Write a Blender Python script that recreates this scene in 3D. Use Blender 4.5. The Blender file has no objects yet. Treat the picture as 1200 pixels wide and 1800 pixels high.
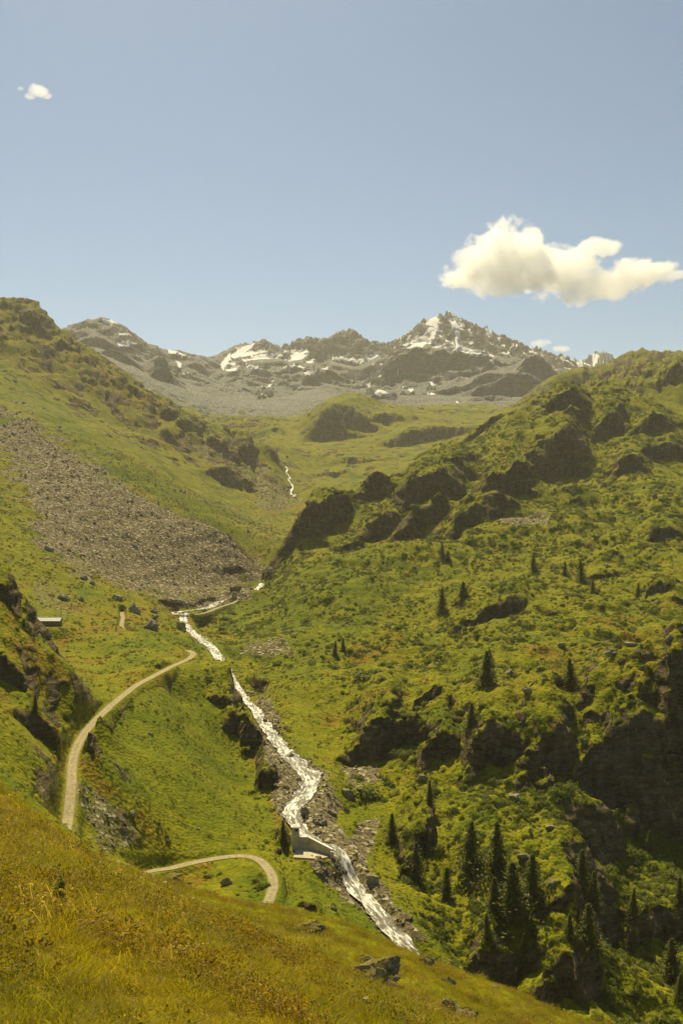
import bpy, bmesh, math, random
import numpy as np
from mathutils import Vector, Matrix
random.seed(7)
rng = np.random.default_rng(11)
S = bpy.context.scene
C = S.collection
# ------------------------------------------------------------------ camera, world, sun, exposure
HAZE = 5e-5
F = 1750.0                       # focal length in photograph pixels, horizon at y = 900
cam = bpy.data.cameras.new('camera'); camo = bpy.data.objects.new('camera', cam); C.objects.link(camo)
cam.sensor_fit = 'VERTICAL'; cam.sensor_height = 36; cam.lens = 36*F/1800
cam.clip_start = .3; cam.clip_end = 40000
camo.location = (0, 0, 0); camo.rotation_euler = (math.radians(90), 0, 0)
S.camera = camo
SUN_EL, SUN_AZ = math.radians(53), math.radians(-14)     # azimuth from +Y (the view), negative = left
w = bpy.data.worlds.new('World'); S.world = w; w.use_nodes = True
nt = w.node_tree; bg = nt.nodes['Background']
sky = nt.nodes.new('ShaderNodeTexSky'); sky.sky_type = 'NISHITA'; sky.sun_disc = False
sky.sun_elevation = SUN_EL; sky.sun_rotation = SUN_AZ
sky.altitude = 2000; sky.air_density = 1.0; sky.dust_density = 3.; sky.ozone_density = 1.5
hs = nt.nodes.new('ShaderNodeHueSaturation'); hs.inputs['Saturation'].default_value = .9
tint = nt.nodes.new('ShaderNodeMix'); tint.data_type = 'RGBA'; tint.blend_type = 'MULTIPLY'
tint.inputs['Factor'].default_value = 1; tint.inputs[7].default_value = (.90, 1.0, .97, 1)
nt.links.new(sky.outputs[0], hs.inputs['Color']); nt.links.new(hs.outputs[0], tint.inputs[6])
nt.links.new(tint.outputs[2], bg.inputs[0]); bg.inputs[1].default_value = .062
sl = bpy.data.lights.new('sun', 'SUN'); sl.energy = 4.9; sl.angle = math.radians(.5); sl.color = (1, .84, .48)
so = bpy.data.objects.new('sun', sl); C.objects.link(so)
sd = Vector((math.sin(SUN_AZ)*math.cos(SUN_EL), math.cos(SUN_AZ)*math.cos(SUN_EL), math.sin(SUN_EL)))
so.rotation_euler = sd.to_track_quat('Z', 'Y').to_euler()
S.view_settings.view_transform = 'Standard'; S.view_settings.look = 'None'
S.view_settings.exposure = .58; S.view_settings.gamma = 1
S.cycles.volume_bounces = 8; S.cycles.max_bounces = 10

def tag(o, label=None, cat=None, group=None, kind=None):
    if label: o['label'] = label
    if cat: o['category'] = cat
    if group: o['group'] = group
    if kind: o['kind'] = kind
    return o
def empty(name, loc, rz=0):
    o = bpy.data.objects.new(name, None); C.objects.link(o); o.location = loc; o.rotation_euler.z = rz
    o.empty_display_size = .3
    return o
def mesh_obj(name, v, f, mat=None, parent=None, smooth=False, link=True):
    me = bpy.data.meshes.new(name); me.from_pydata([tuple(map(float, p)) for p in v], [], [tuple(map(int, q)) for q in f]); me.update()
    if smooth: me.polygons.foreach_set('use_smooth', [True]*len(me.polygons))
    if mat: me.materials.append(mat)
    o = bpy.data.objects.new(name, me)
    if link: C.objects.link(o)
    if parent: o.parent = parent
    return o

# ------------------------------------------------------------------ noise
def _h(ix, iy, iz, seed):
    h = (ix.astype(np.uint32)*np.uint32(374761393) + iy.astype(np.uint32)*np.uint32(668265263)
         + iz.astype(np.uint32)*np.uint32(2147483647 ^ 0x5bd1e995) + np.uint32(seed*974711 & 0xffffffff))
    h = (h ^ (h >> np.uint32(13)))*np.uint32(1274126177); h ^= h >> np.uint32(16)
    h = h*np.uint32(2246822519); h ^= h >> np.uint32(15)
    return h
def gn2(x, y, seed=0):
    "2D gradient noise about -1..1"
    x = np.asarray(x, float); y = np.asarray(y, float)
    ix = np.floor(x).astype(np.int64); iy = np.floor(y).astype(np.int64)
    fx = x-ix; fy = y-iy; z = np.zeros_like(ix)
    def g(dx, dy):
        a = _h(ix+dx, iy+dy, z, seed).astype(np.float64)*(2*np.pi/4294967296.)
        return np.cos(a)*(fx-dx)+np.sin(a)*(fy-dy)
    u = fx*fx*fx*(fx*(fx*6-15)+10); v = fy*fy*fy*(fy*(fy*6-15)+10)
    a = g(0, 0); b = g(1, 0); c = g(0, 1); d = g(1, 1)
    return (a+(b-a)*u+(c-a)*v+(a-b-c+d)*u*v)*1.5
def fbm(x, y, wl, octs, seed=0, gain=.5, mn=None, ridged=False):
    "sum of octaves from wavelength wl; octaves finer than mn (array, the mesh spacing) fade away"
    s = 0; a = 1.
    for o in range(octs):
        n = gn2(x/wl+o*17.3, y/wl-o*9.1, seed+o)
        if ridged: n = (1-2*np.abs(n))
        if mn is not None: n = n*np.clip(wl/(3*mn)-.5, 0, 1)
        s = s+a*n; a *= gain; wl *= .5
    return s
def sst(a, b, x):
    t = np.clip((x-a)/(b-a), 0, 1); return t*t*(3-2*t)
NU = int(700); RQ = .9
# ------------------------------------------------------------------ terrain
# The land is one height field. Survey points (seen at photo pixel x, y; standing Y metres away) are turned into
# heights and joined by a thin-plate surface; creases, bluffs and knolls are then added in metres.
# A point may stand outside the photograph or out of sight behind a crest.
L = []          # polylines of survey points
def P(*pts): L.append(pts)
# foreground meadow slope under the camera: plane z = -1.7 - .438 X - .376 Y
for Y in (1.2, 2.5, 5, 9, 15):
    for x in (-700, -300, 0, 300, 600, 900, 1200, 1500, 1900):
        u = (x-600)/F; P((x, 900+F*(1.7/Y+.438*u+.376), Y))
P((-500,1205,45),(-200,1308,42),(0,1392,40),(100,1476,38),(200,1556,39),(270,1584,42),(400,1610,55),(500,1602,65),(560,1616,62),(700,1703,52),(850,1765,52),(1040,1814,58),(1200,1850,62),(1500,1960,65))
P((-500,1300,95),(0,1480,90),(200,1600,95),(400,1650,108),(600,1725,110),(800,1850,110),(1000,1960,110),(1300,2080,110))
P((-300,1330,170),(0,1410,165),(200,1570,165),(400,1640,172),(600,1745,175),(740,1790,180),(900,1890,172),(1100,1990,170),(1400,2060,170))
# lower path and ground just behind the meadow edge
P((262,1532,255),(300,1527,262),(360,1513,268),(430,1506,270),(465,1520,264),(482,1545,256),(478,1566,250))
P((-300,1290,215),(0,1358,212),(60,1405,212),(125,1455,235),(200,1500,240),(280,1550,240),(400,1600,228),(500,1640,222),(560,1640,228))
# upper path
P((122,1445,238),(130,1380,255),(130,1330,275),(150,1290,298),(190,1250,328),(240,1208,362),(300,1175,405),(335,1158,440),(338,1150,455))
# slope between the two paths, convex towards the gorge
P((200,1420,262),(300,1440,280),(400,1450,292),(480,1480,296))
P((220,1320,300),(330,1330,325),(430,1400,335),(490,1440,312))
P((300,1220,390),(380,1260,385),(430,1330,372),(470,1400,335))
P((350,1160,455),(400,1178,440),(435,1200,425),(446,1215,420))
P((500,1502,285),(510,1530,272),(520,1580,255),(560,1590,250))
# river and its right bank
P((478,1215,452),(455,1240,432),(470,1270,408),(500,1320,375),(545,1360,350),(540,1400,330),(520,1430,316),(560,1480,298),(600,1520,286),(650,1585,266),(700,1640,252),(745,1685,244),(800,1730,238),(900,1790,232),(1050,1850,228),(1200,1890,224))
P((500,1225,440),(520,1290,398),(580,1360,355),(600,1440,322),(650,1510,296),(700,1570,276),(760,1650,255))
P((378,1150,535),(400,1190,495),(430,1222,462))
P((478,1185,480),(520,1190,470),(560,1260,420),(640,1380,350),(700,1450,325))
P((330,1095,650),(345,1120,575),(385,1140,540),(440,1130,555),(500,1130,545))
# meadow flat with the hut
P((300,1076,650),(350,1070,690),(400,1060,735),(440,1045,790),(475,1015,900),(500,985,1100))
P((200,1130,500),(270,1130,500),(320,1110,560))
P((60,1130,490),(100,1098,525),(200,1090,560),(280,1080,610))
P((0,1090,480),(60,1060,560),(150,1045,610),(250,1055,640),(300,1060,680))
P((-300,950,480),(-100,1040,470))
P((150,1180,440),(200,1190,400),(260,1165,440))
# near crag on the left
P((-200,930,350),(-60,985,345),(5,1012,338),(40,1050,333),(65,1120,325),(120,1175,318),(168,1245,304))
P((-200,1090,295),(0,1185,290),(80,1290,280),(125,1318,272),(150,1300,278))
P((-200,1000,400),(0,1080,400),(100,1150,400),(170,1225,350))
P((-200,1180,250),(0,1255,250),(60,1320,245),(100,1380,240))
# left mountain side
P((-300,780,800),(-100,860,780),(0,900,750),(80,1000,640),(160,1022,650),(300,1045,705),(420,1040,760),(470,1000,880))
P((300,1050,735),(340,1044,765),(380,1036,795),(425,1024,850))
P((380,1005,850),(440,995,900))
P((-400,560,1250),(-100,740,1120),(0,800,1050),(150,830,1000),(300,900,950),(420,960,920))
P((0,690,1350),(200,760,1300),(330,850,1250),(440,920,1180),(490,945,1150))
P((0,610,1600),(150,690,1600),(280,750,1580),(400,840,1500),(480,890,1420),(520,905,1380))
P((-500,330,1800),(-200,430,1800),(-60,500,1800),(0,527,1800),(45,518,1830),(80,546,1860),(112,582,1900),(180,622,1930),(260,680,1950),(330,724,1930),(385,748,1900),(430,757,1850),(448,782,1800),(460,820,1750),(500,870,1620))
P((-300,500,2300),(0,640,2300),(150,690,2350),(300,775,2300),(400,790,2250))
# hanging valley
P((470,810,1950),(505,826,1850),(512,870,1680),(530,892,1560),(580,890,1500),(620,900,1400),(700,900,1500))
P((560,860,1650),(640,850,1750),(720,830,1850),(800,800,1950))
P((480,780,2150),(560,790,2150),(650,795,2150),(760,785,2200),(850,760,2200),(1000,740,2200))
P((450,752,2450),(540,762,2400),(610,762,2380),(700,745,2420),(800,752,2450),(900,735,2500))
P((400,742,2650),(480,738,2650),(540,735,2560),(600,714,2560),(640,710,2560),(700,722,2560),(780,712,2750),(900,712,2900),(1000,712,2800))
P((420,742,2850),(520,735,2850),(620,730,2900),(700,718,3000))
# right mountain side
P((462,1022,840),(482,978,870),(510,940,950),(560,905,1030),(620,884,1080),(680,850,1130),(740,795,1190),(830,762,1230),(870,732,1260),(950,690,1290),(1000,676,1310),(1060,672,1320),(1110,686,1320),(1200,716,1300),(1400,740,1250),(1700,740,1200))
P((560,960,1200),(640,920,1300),(700,880,1350),(800,840,1450),(900,790,1500),(1000,740,1500),(1060,720,1480),(1100,712,1450))
P((1010,700,1520),(1060,690,1620),(1100,674,1650),(1150,664,1650),(1210,660,1650),(1400,640,1650))
P((1020,720,1950),(1100,710,1950),(1250,690,1950))
P((960,690,2200),(1028,654,2300),(1060,640,2350),(1092,621,2400),(1130,615,2400),(1170,616,2400),(1210,618,2400),(1400,600,2400))
P((1028,690,2750),(1120,680,2800),(1300,670,2800))
P((500,1060,700),(520,990,830),(600,950,900),(700,900,960),(800,850,1020),(900,800,1080),(1000,770,1120),(1200,800,1080),(1450,800,1000))
P((560,1060,650),(640,1010,740),(720,980,800),(800,950,840),(900,900,880),(1000,880,900),(1100,880,900),(1200,880,880),(1450,880,850))
P((560,1120,560),(640,1090,600),(720,1070,640),(800,1040,680),(900,1020,700),(1000,1010,700),(1100,1010,690),(1200,1010,670),(1450,1000,640))
P((600,1180,490),(700,1150,510),(800,1120,530),(900,1100,540),(1000,1095,545),(1100,1100,540),(1200,1110,530),(1450,1110,510))
P((620,1235,440),(700,1210,450),(800,1200,440),(900,1190,440),(1000,1195,430),(1100,1190,425),(1200,1190,425),(1450,1190,400))
# top of the great dark bluffs, and the bowl beneath
P((750,1270,395),(830,1270,385),(900,1280,375),(1000,1250,385),(1060,1240,390),(1120,1205,400),(1200,1190,400),(1450,1190,380))
P((800,1360,358),(900,1385,346),(1000,1400,340),(1060,1430,342),(1100,1470,352),(1200,1480,352),(1450,1480,340))
P((720,1400,340),(790,1430,325),(860,1450,312),(930,1470,305),(1000,1500,300),(1040,1520,300))
P((700,1520,302),(760,1570,285),(830,1600,276),(900,1630,268),(980,1640,268),(1035,1640,270))
P((760,1655,258),(830,1720,250),(880,1755,244),(960,1790,238),(1040,1790,240))
P((1090,1560,322),(1150,1560,322),(1200,1560,320),(1450,1560,310))
P((1080,1680,285),(1150,1680,285),(1200,1690,282),(1450,1700,270))
P((1080,1790,250),(1150,1800,250),(1200,1800,248),(1450,1820,240))
# far range: scree aprons, cliffs, snow benches and skyline
P((60,620,2900),(180,632,3000),(240,660,3000),(300,705,2950),(380,735,2900),(450,738,2900),(520,728,2950))
P((60,600,3300),(180,605,3400),(260,640,3500),(330,670,3500),(400,690,3400),(480,685,3350),(560,680,3350),(620,690,3300),(680,690,3300))
P((100,590,3600),(118,574,3650),(135,562,3700),(160,558,3700),(185,556,3700),(212,566,3750),(240,588,3850),(262,606,3950),(285,611,4150),(330,620,4350),(380,628,4500))
P((300,640,3950),(380,655,3950),(450,655,3900),(520,655,3900),(600,655,3850),(650,660,3700),(690,665,3600))
P((400,632,4250),(460,632,4250),(520,630,4250),(580,632,4250),(640,630,4200),(670,620,4300))
P((380,627,4500),(400,612,4600),(430,601,4650),(470,599,4650),(495,609,4650),(520,597,4650),(550,592,4650),(575,592,4650),(595,580,4650),(615,576,4650),(630,583,4650),(645,597,4650),(665,598,4650),(683,606,4650))
P((560,626,4400),(600,626,4400),(640,626,4380))
P((640,695,3100),(700,700,3100),(780,702,3050),(860,702,3000),(950,700,3000),(1020,690,3050))
P((700,665,3500),(780,668,3450),(860,692,3250),(920,694,3250),(990,680,3300))
P((700,640,3750),(780,650,3650),(860,658,3420),(920,655,3420),(990,658,3500))
P((700,630,3850),(780,640,3760),(860,650,3600),(940,645,3600),(1000,655,3800))
P((700,608,4050),(760,613,3980),(820,622,3900),(870,622,3880),(930,630,3850),(970,638,3950))
P((700,603,4250),(760,607,4250),(830,615,4200),(880,614,4150),(930,622,4150))
P((690,603,4450),(715,584,4520),(740,566,4560),(752,560,4560),(772,551,4580),(785,545,4580),(800,552,4580),(815,562,4560),(845,568,4560),(870,584,4560),(900,592,4580),(925,607,4600),(950,620,4650),(985,624,4700))
P((1000,650,4600),(1060,650,4900),(1120,660,4900))
P((985,626,5000),(1010,632,5200),(1030,634,5200),(1045,616,5250),(1055,612,5250),(1070,620,5250),(1088,632,5300),(1110,642,5300),(1200,648,5300),(1400,640,5300))
P((-300,600,3600),(0,590,3600),(60,595,3600))
P((-400,660,5200),(0,660,5200),(200,640,4700),(330,700,5100),(450,680,5300),(600,670,5300),(700,680,5300),(800,640,5300),(950,690,5600),(1100,700,6000),(1400,700,6000))
P((-700,760,7000),(-200,760,7000),(200,760,7000),(600,760,7000),(1000,760,7000),(1400,760,7000),(1800,760,7000))
# far outside the frame, so that the land goes on at both sides
P((-700,1100,60),(-700,1100,150),(-700,1000,300),(-700,800,600),(-700,500,1200),(-700,300,1900),(-700,600,3500))
P((1850,2000,60),(1850,2050,110),(1850,1900,200),(1850,1600,280),(1850,1150,400),(1850,950,700),(1850,760,1200),(1850,600,2400),(1850,640,5200))

def densify():
    out = []
    for pl in L:
        for i, p in enumerate(pl):
            out.append((p[0], p[1], math.log(p[2])))
            if i+1 < len(pl):
                q = pl[i+1]; a = np.array([p[0], p[1], math.log(p[2])]); b = np.array([q[0], q[1], math.log(q[2])])
                d = math.hypot((b[0]-a[0])/F, b[2]-a[2]); n = int(d/.045)
                n = min(n, 5)
                for k in range(1, n+1): out.append(tuple(a+(b-a)*k/(n+1)))
    return np.array(out)
CP = densify()
cu = (CP[:,0]-600)/F; cs = CP[:,2]; cv = CP[:,1]
def tps_fit(u, s, v, lam):
    n = len(u); r2 = (u[:,None]-u[None])**2+(s[:,None]-s[None])**2
    K = .5*r2*np.log(r2+1e-9); K[np.arange(n), np.arange(n)] += lam
    Q = np.c_[np.ones(n), u, s]; A = np.zeros((n+3, n+3)); A[:n,:n] = K; A[:n,n:] = Q; A[n:,:n] = Q.T
    return np.linalg.solve(A, np.r_[v, 0, 0, 0])
TW = tps_fit(cu, cs, cv, 4e-6)
def tps_eval(u, s):
    out = np.empty(len(u))
    for i in range(0, len(u), 4000):
        a = u[i:i+4000]; b = s[i:i+4000]
        r2 = (a[:,None]-cu[None])**2+(b[:,None]-cs[None])**2
        out[i:i+4000] = (.5*r2*np.log(r2+1e-9))@TW[:-3]+TW[-3]+TW[-2]*a+TW[-1]*b
    return out
U0, U1, S0, S1 = -.62, .62, math.log(1.2), math.log(7000)
NCU, NCS = 210, 620
gu = np.linspace(U0, U1, NCU); gs = np.linspace(S0, S1, NCS)
GU, GS = np.meshgrid(gu, gs)          # rows = s
BASE = tps_eval(GU.ravel(), GS.ravel()).reshape(NCS, NCU)
def cubic_up(A, x, axis):
    n = A.shape[axis]; i = np.clip(np.floor(x).astype(int), 0, n-2); t = x-i
    sh = [1]*A.ndim; sh[axis] = len(x); t = t.reshape(sh)
    p = [np.take(A, np.clip(i+k, 0, n-1), axis) for k in (-1, 0, 1, 2)]
    return p[1]+.5*t*(p[2]-p[0]+t*(2*p[0]-5*p[1]+4*p[2]-p[3]+t*(3*(p[1]-p[2])+p[3]-p[0])))
# final grid: columns fine inside the view and coarser outside, rows dense where much is seen
fu = np.concatenate([np.linspace(U0, -.375, 60, endpoint=False), np.linspace(-.375, .375, NU), np.linspace(.375, U1, 61)[1:]])
def rows(spec):
    out = [spec[0][0]]
    for (a, _), (b, n) in zip(spec[:-1], spec[1:]): out += list(np.linspace(a, b, int(n*RQ)+1)[1:])
    return np.array(out)
ln = math.log
fs = rows([(ln(1.2),0),(ln(5),50),(ln(60),300),(ln(150),60),(ln(205),40),(ln(500),560),(ln(1000),360),(ln(1400),180),(ln(3000),260),(ln(4800),260),(ln(7000),40)])
Yp = cubic_up(cubic_up(BASE, (fs-S0)/(S1-S0)*(NCS-1), 0), (fu-U0)/(U1-U0)*(NCU-1), 1)
UU, SS = np.meshgrid(fu, fs); YY = np.exp(SS); XX = UU*YY
ZZ = (900-Yp)/F*YY
MN = YY*.0011                            # local mesh spacing in metres
def base_z(X, Y):
    "bilinear height of the current grid"
    u = X/Y; s = np.log(Y)
    i = np.interp(u, fu, np.arange(len(fu))); j = np.interp(s, fs, np.arange(len(fs)))
    i0 = np.clip(np.floor(i).astype(int), 0, len(fu)-2); j0 = np.clip(np.floor(j).astype(int), 0, len(fs)-2)
    a = i-i0; b = j-j0
    return (ZZ[j0,i0]*(1-a)*(1-b)+ZZ[j0,i0+1]*a*(1-b)+ZZ[j0+1,i0]*(1-a)*b+ZZ[j0+1,i0+1]*a*b)
def cast(x, y, near=0):
    "where the line of sight through photo pixel (x, y) meets the land"
    u = (x-600)/F; t = (900-y)/F
    i = np.interp(u, fu, np.arange(len(fu))); i0 = min(int(i), len(fu)-2); a = i-i0
    tz = (ZZ[:,i0]*(1-a)+ZZ[:,i0+1]*a)/np.exp(fs)
    k = np.nonzero((tz >= t) & (fs > (ln(near) if near else -9)))[0]
    if len(k) == 0: return None
    k = k[0]
    if k == 0: Y = math.exp(fs[0])
    else:
        q = (t-tz[k-1])/(tz[k]-tz[k-1]+1e-12); q = min(max(q, 0), 1); Y = math.exp(fs[k-1]+(fs[k]-fs[k-1])*q)
    return np.array([u*Y, Y, t*Y])
# survey lines used again below (path, river), taken on the bare land
def line3(pts, step=2.0):
    p = np.array([((x-600)/F*Y, Y) for x, y, Y in pts])
    z = np.array([(900-y)/F*Y for x, y, Y in pts])
    out = []
    n = len(p)
    for i in range(n-1):
        k = max(2, int(np.linalg.norm(p[i+1]-p[i])/step))
        m0 = (p[i+1]-p[max(i-1,0)])/(2 if i > 0 else 1); m1 = (p[min(i+2,n-1)]-p[i])/(2 if i+2 < n else 1)
        for t in np.linspace(0, 1, k, endpoint=False):
            h = ((2*t**3-3*t*t+1)*p[i]+(t**3-2*t*t+t)*m0+(-2*t**3+3*t*t)*p[i+1]+(t**3-t*t)*m1)
            out.append((h[0], h[1], z[i]+(z[i+1]-z[i])*t))
    out.append((p[-1][0], p[-1][1], z[-1]))
    return np.array(out)
PATH_HI = line3([(112,1475,222),(120,1440,238),(126,1380,255),(130,1330,275),(150,1288,298),(190,1246,328),(240,1205,362),(300,1173,408),(330,1160,440),(340,1150,455),(330,1143,468)])
PATH_LO = line3([(235,1540,247),(262,1533,255),(300,1527,262),(360,1513,268),(420,1505,271),(455,1512,267),(476,1535,258),(480,1560,250),(470,1590,240)])
PATH_MD = line3([(236,1118,528),(222,1112,540),(214,1102,556),(216,1088,582),(214,1076,605)])
PATH_FAR = line3([(300,1080,640),(335,1081,650),(358,1078,660),(385,1068,700),(410,1060,735),(425,1052,765),(440,1043,800)])
RIVER_LO = line3([(430,1225,470),(447,1240,436),(468,1272,408),(492,1305,384),(522,1338,362),(545,1362,350),(535,1392,334),(513,1420,320),(528,1452,308),(556,1478,298),(592,1510,288),(622,1550,276),(660,1595,264),(700,1640,252),(738,1680,245),(780,1712,240),(840,1760,234)])
RIVER_MID = line3([(330,1076,672),(322,1085,640),(328,1100,606),(348,1118,572),(372,1136,540),(392,1165,510),(415,1205,485),(430,1225,470)])
RIVER_TOP = line3([(462,1024,845),(448,1040,815),(425,1048,790),(385,1058,745),(372,1065,718),(350,1071,695),(320,1074,682),(305,1079,668),(330,1082,655)])
BROOK = line3([(508,822,1880),(502,828,1858),(508,834,1836),(503,841,1808),(510,848,1780),(507,856,1750),(515,863,1720),(511,870,1690),(518,878,1655),(516,884,1630)], 6)
def dist_line(line, X, Y, lim):
    "distance in plan from grid points to a line and the line's height there (only near the line)"
    D = np.full(X.shape, 1e9); H = np.zeros(X.shape)
    y0, y1 = line[:,1].min()-lim, line[:,1].max()+lim
    r0, r1 = np.searchsorted(fs, [ln(max(y0,1.3)), ln(y1)])
    Xs = X[r0:r1]; Ys = Y[r0:r1]; d = np.full(Xs.shape, 1e9); h = np.zeros(Xs.shape)
    for a, b in zip(line[:-1], line[1:]):
        m = (Xs > min(a[0], b[0])-lim) & (Xs < max(a[0], b[0])+lim) & (Ys > min(a[1], b[1])-lim) & (Ys < max(a[1], b[1])+lim)
        if not m.any(): continue
        v = b[:2]-a[:2]; q = np.clip(((Xs[m]-a[0])*v[0]+(Ys[m]-a[1])*v[1])/(v@v+1e-9), 0, 1)
        dd = np.hypot(Xs[m]-a[0]-q*v[0], Ys[m]-a[1]-q*v[1]); hh = a[2]+(b[2]-a[2])*q
        o = d[m]; k = dd < o; o[k] = dd[k]; d[m] = o; g = h[m]; g[k] = hh[k]; h[m] = g
    D[r0:r1] = d; H[r0:r1] = h
    return D, H
# --- knolls and bluffs: (x, y of the foot, height px, half width px[, depth factor, lean])
KN = [
 (1070,742,32,30),(1140,752,34,38),(975,805,62,58),(885,893,58,44),(812,842,30,22),(760,905,50,40),(660,893,40,32),
 (1100,832,46,36),(1160,795,32,42),(835,945,40,46),(742,952,46,48),(668,962,40,36),(618,982,26,24),
 (862,1088,46,52),(1165,957,26,38),(1065,1028,26,44),(1072,998,12,24),
 (1150,1062,24,24),(1188,1047,16,22),
 (665,1320,96,58),(745,1250,22,32),(768,1335,44,30),(860,1362,84,52),(950,1372,100,58),(1062,1405,116,56),(1165,1440,170,80),(1110,1330,60,40),(1190,1300,60,30),
 (560,945,30,30),(590,925,30,26),(530,960,26,24),
 (852,1722,76,34),(905,1722,60,40),(975,1762,110,62),(718,1545,46,20),(745,1500,40,16),(1150,1640,46,60),(990,1590,30,50),
 (75,1302,46,56),(10,1195,42,45),(140,1318,30,30),(12,1060,30,20),(50,1112,16,10),
 (445,1318,58,20),(415,1290,32,22),(388,1240,18,22),(470,1385,40,18),(498,1505,58,18),(290,1178,16,22),
 (600,764,46,62),(745,778,28,92),(680,745,18,40),(585,772,20,50),(850,745,22,50),(490,742,7,20),
 (432,800,34,18),(408,830,28,22),(438,845,20,12),(385,775,22,22),(340,740,20,24),(300,710,22,20),(240,672,12,22),(160,648,8,18),
 (478,810,16,14),(380,815,18,20),(300,745,16,20),(205,658,8,20),(60,560,14,26),(140,690,8,30),
 (620,815,10,36),(580,840,10,30),(690,820,8,30),(640,850,8,40),
(1120,650,22,32),(1180,680,22,26),(1015,712,18,22),
 (540,1602,16,20),
 (760,643,34,95),(700,655,20,40),(850,650,20,60),(905,690,34,75),(830,676,16,50),(960,660,22,40),(985,690,24,30),(605,628,15,30),(560,620,9,24),(655,614,8,24),(500,650,10,50),(570,662,13,45),(440,652,8,40),(345,650,16,40),(290,668,24,24),(285,640,16,20),(165,600,18,50),(215,628,16,40),(700,690,12,40),(770,690,10,40),(850,705,8,40),
 (940,630,12,24),
]
ROCKY = np.zeros_like(ZZ)
for k in KN:
    x, y, h, wd = k[:4]
    p = cast(x, y, 150 if y > 1150 and not (x == 540) else 0)
    if p is None: continue
    Y0 = p[1]; H = h/F*Y0; W = wd/F*Y0
    H *= (1.1 if p[1] > 2800 else .72 if y > 1200 and x > 560 and h > 55 else .95 if y > 1150 or p[1] > 1500 else .58 if (980 < y < 1150 and x > 560 and x != 862) else 1.1 if (y < 980 and x < 1080) else .8); d = .55*H; B = 4.2*H+8
    r0, r1 = np.searchsorted(fs, [ln(Y0-3*d-8), ln(Y0+B*3.2)]); c0, c1 = np.searchsorted(fu, [(x-600-wd*2.3)/F, (x-600+wd*2.3)/F])
    m_ = .95 if (480 < x < 1000 and 820 < y < 1100) else .5 if x > 560 and p[1] < 2000 else -.35 if p[1] < 1000 else .15
    if m_ > .8: W *= 1.35; wd = wd*1.35
    c0, c1 = np.searchsorted(fu, [(x-600-wd*2.3)/F, (x-600+wd*2.3)/F]); r0, r1 = np.searchsorted(fs, [ln(Y0-3*d-8-abs(m_)*W), ln(Y0+B*3.2+abs(m_)*W)])
    X = XX[r0:r1,c0:c1]; Y = YY[r0:r1,c0:c1]; mn = MN[r0:r1,c0:c1]
    wl = max(W*1.5, 5); sd_ = int(x)
    wx = fbm(X, Y, wl, 3, 31, .45)*W*.30
    wy = fbm(X, Y, wl, 2, 57, .5)*H*.42+np.abs(fbm(X, Y*.3, wl*.35, 2, 59, .5, mn=mn))*H*.16+fbm(X, Y, 5, 3, 61, .6, mn=mn)*min(.9, H*.05)
    lx = (X-p[0]*Y/Y0+wx)/W; lat = np.abs(lx)
    skew = .35*math.sin(x*1.7+y)+(.3 if m_ > .4 else 0)                       # one shoulder of each bluff runs out lower than the other
    f = Y-Y0+wy+lat**2*H*.5-m_*(X-p[0]*Y/Y0)
    hh = H*np.clip(1+skew*lx*.8+.12*fbm(X, Y, wl*.7, 2, 77, .4), .25, 1.3)
    e = np.clip(f/d, 0, 1)
    lo = .12*sst(-.25, .1, f/d)                         # a little rubble foot, a steep face, a rounded turf brow
    rise = (lo+(1-lo)*(np.sin(e*np.pi/2)**1.15))*(f/d > -.25)*np.exp(-np.clip(f-d, 0, None)/B)
    prof = rise*(1-sst(.2, 1.45, lat))
    add = hh*prof*.9
    ZZ[r0:r1,c0:c1] += add
    ROCKY[r0:r1,c0:c1] = np.maximum(ROCKY[r0:r1,c0:c1], sst(.1, .5, .8-np.abs(f/d-.35)*1.2)*(1-sst(.6,1.1,lat)))
# --- generic relief
dR1, hR1 = dist_line(RIVER_LO, XX, YY, 40); dR2, hR2 = dist_line(RIVER_MID, XX, YY, 40); dR3, hR3 = dist_line(RIVER_TOP, XX, YY, 40)
dP = [dist_line(l, XX, YY, 14) for l in (PATH_HI, PATH_LO, PATH_MD, PATH_FAR)]
dPm = np.minimum.reduce([a for a, _ in dP]); dRm = np.minimum.reduce([dR1, dR2, dR3])
calm = np.clip(sst(2, 13, dPm), .06, 1)*np.clip(sst(3, 30, dRm), .25, 1)
def inpoly(px, py, poly):
    poly = np.array(poly, float); c = np.zeros(px.shape, bool); n = len(poly)
    for i in range(n):
        x0, y0 = poly[i]; x1, y1 = poly[(i+1) % n]
        if y0 == y1: continue
        m = ((y0 > py) != (y1 > py)) & (px < (x1-x0)*(py-y0)/(y1-y0)+x0)
        c ^= m
    return c
PX = 600+F*UU
def PYf(): return 900-F*ZZ/YY
near = 1-sst(70, 150, YY)
far = sst(2700, 3300, YY)
right = sst(-.06, .02, UU-np.where(YY < 700, -.02, -.02))*sst(300, 450, YY)*(1-sst(1700, 2300, YY))
lowR = sst(.02, .08, UU)*sst(200, 260, YY)*(1-sst(380, 450, YY))
leftm = (1-sst(-.1, -.03, UU))*sst(620, 800, YY)*(1-far)
meadow = (1-sst(-.12, -.06, UU))*sst(180, 230, YY)*(1-sst(560, 720, YY))
amp_s = 1.0
Z = ZZ
# foreground: soft hummocks
Z += near*(.2*fbm(XX, YY, 9, 3, 3, mn=MN)+.07*fbm(XX, YY, 1.1, 4, 9, mn=MN))*np.clip(YY/14, .15, 1.6)
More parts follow.
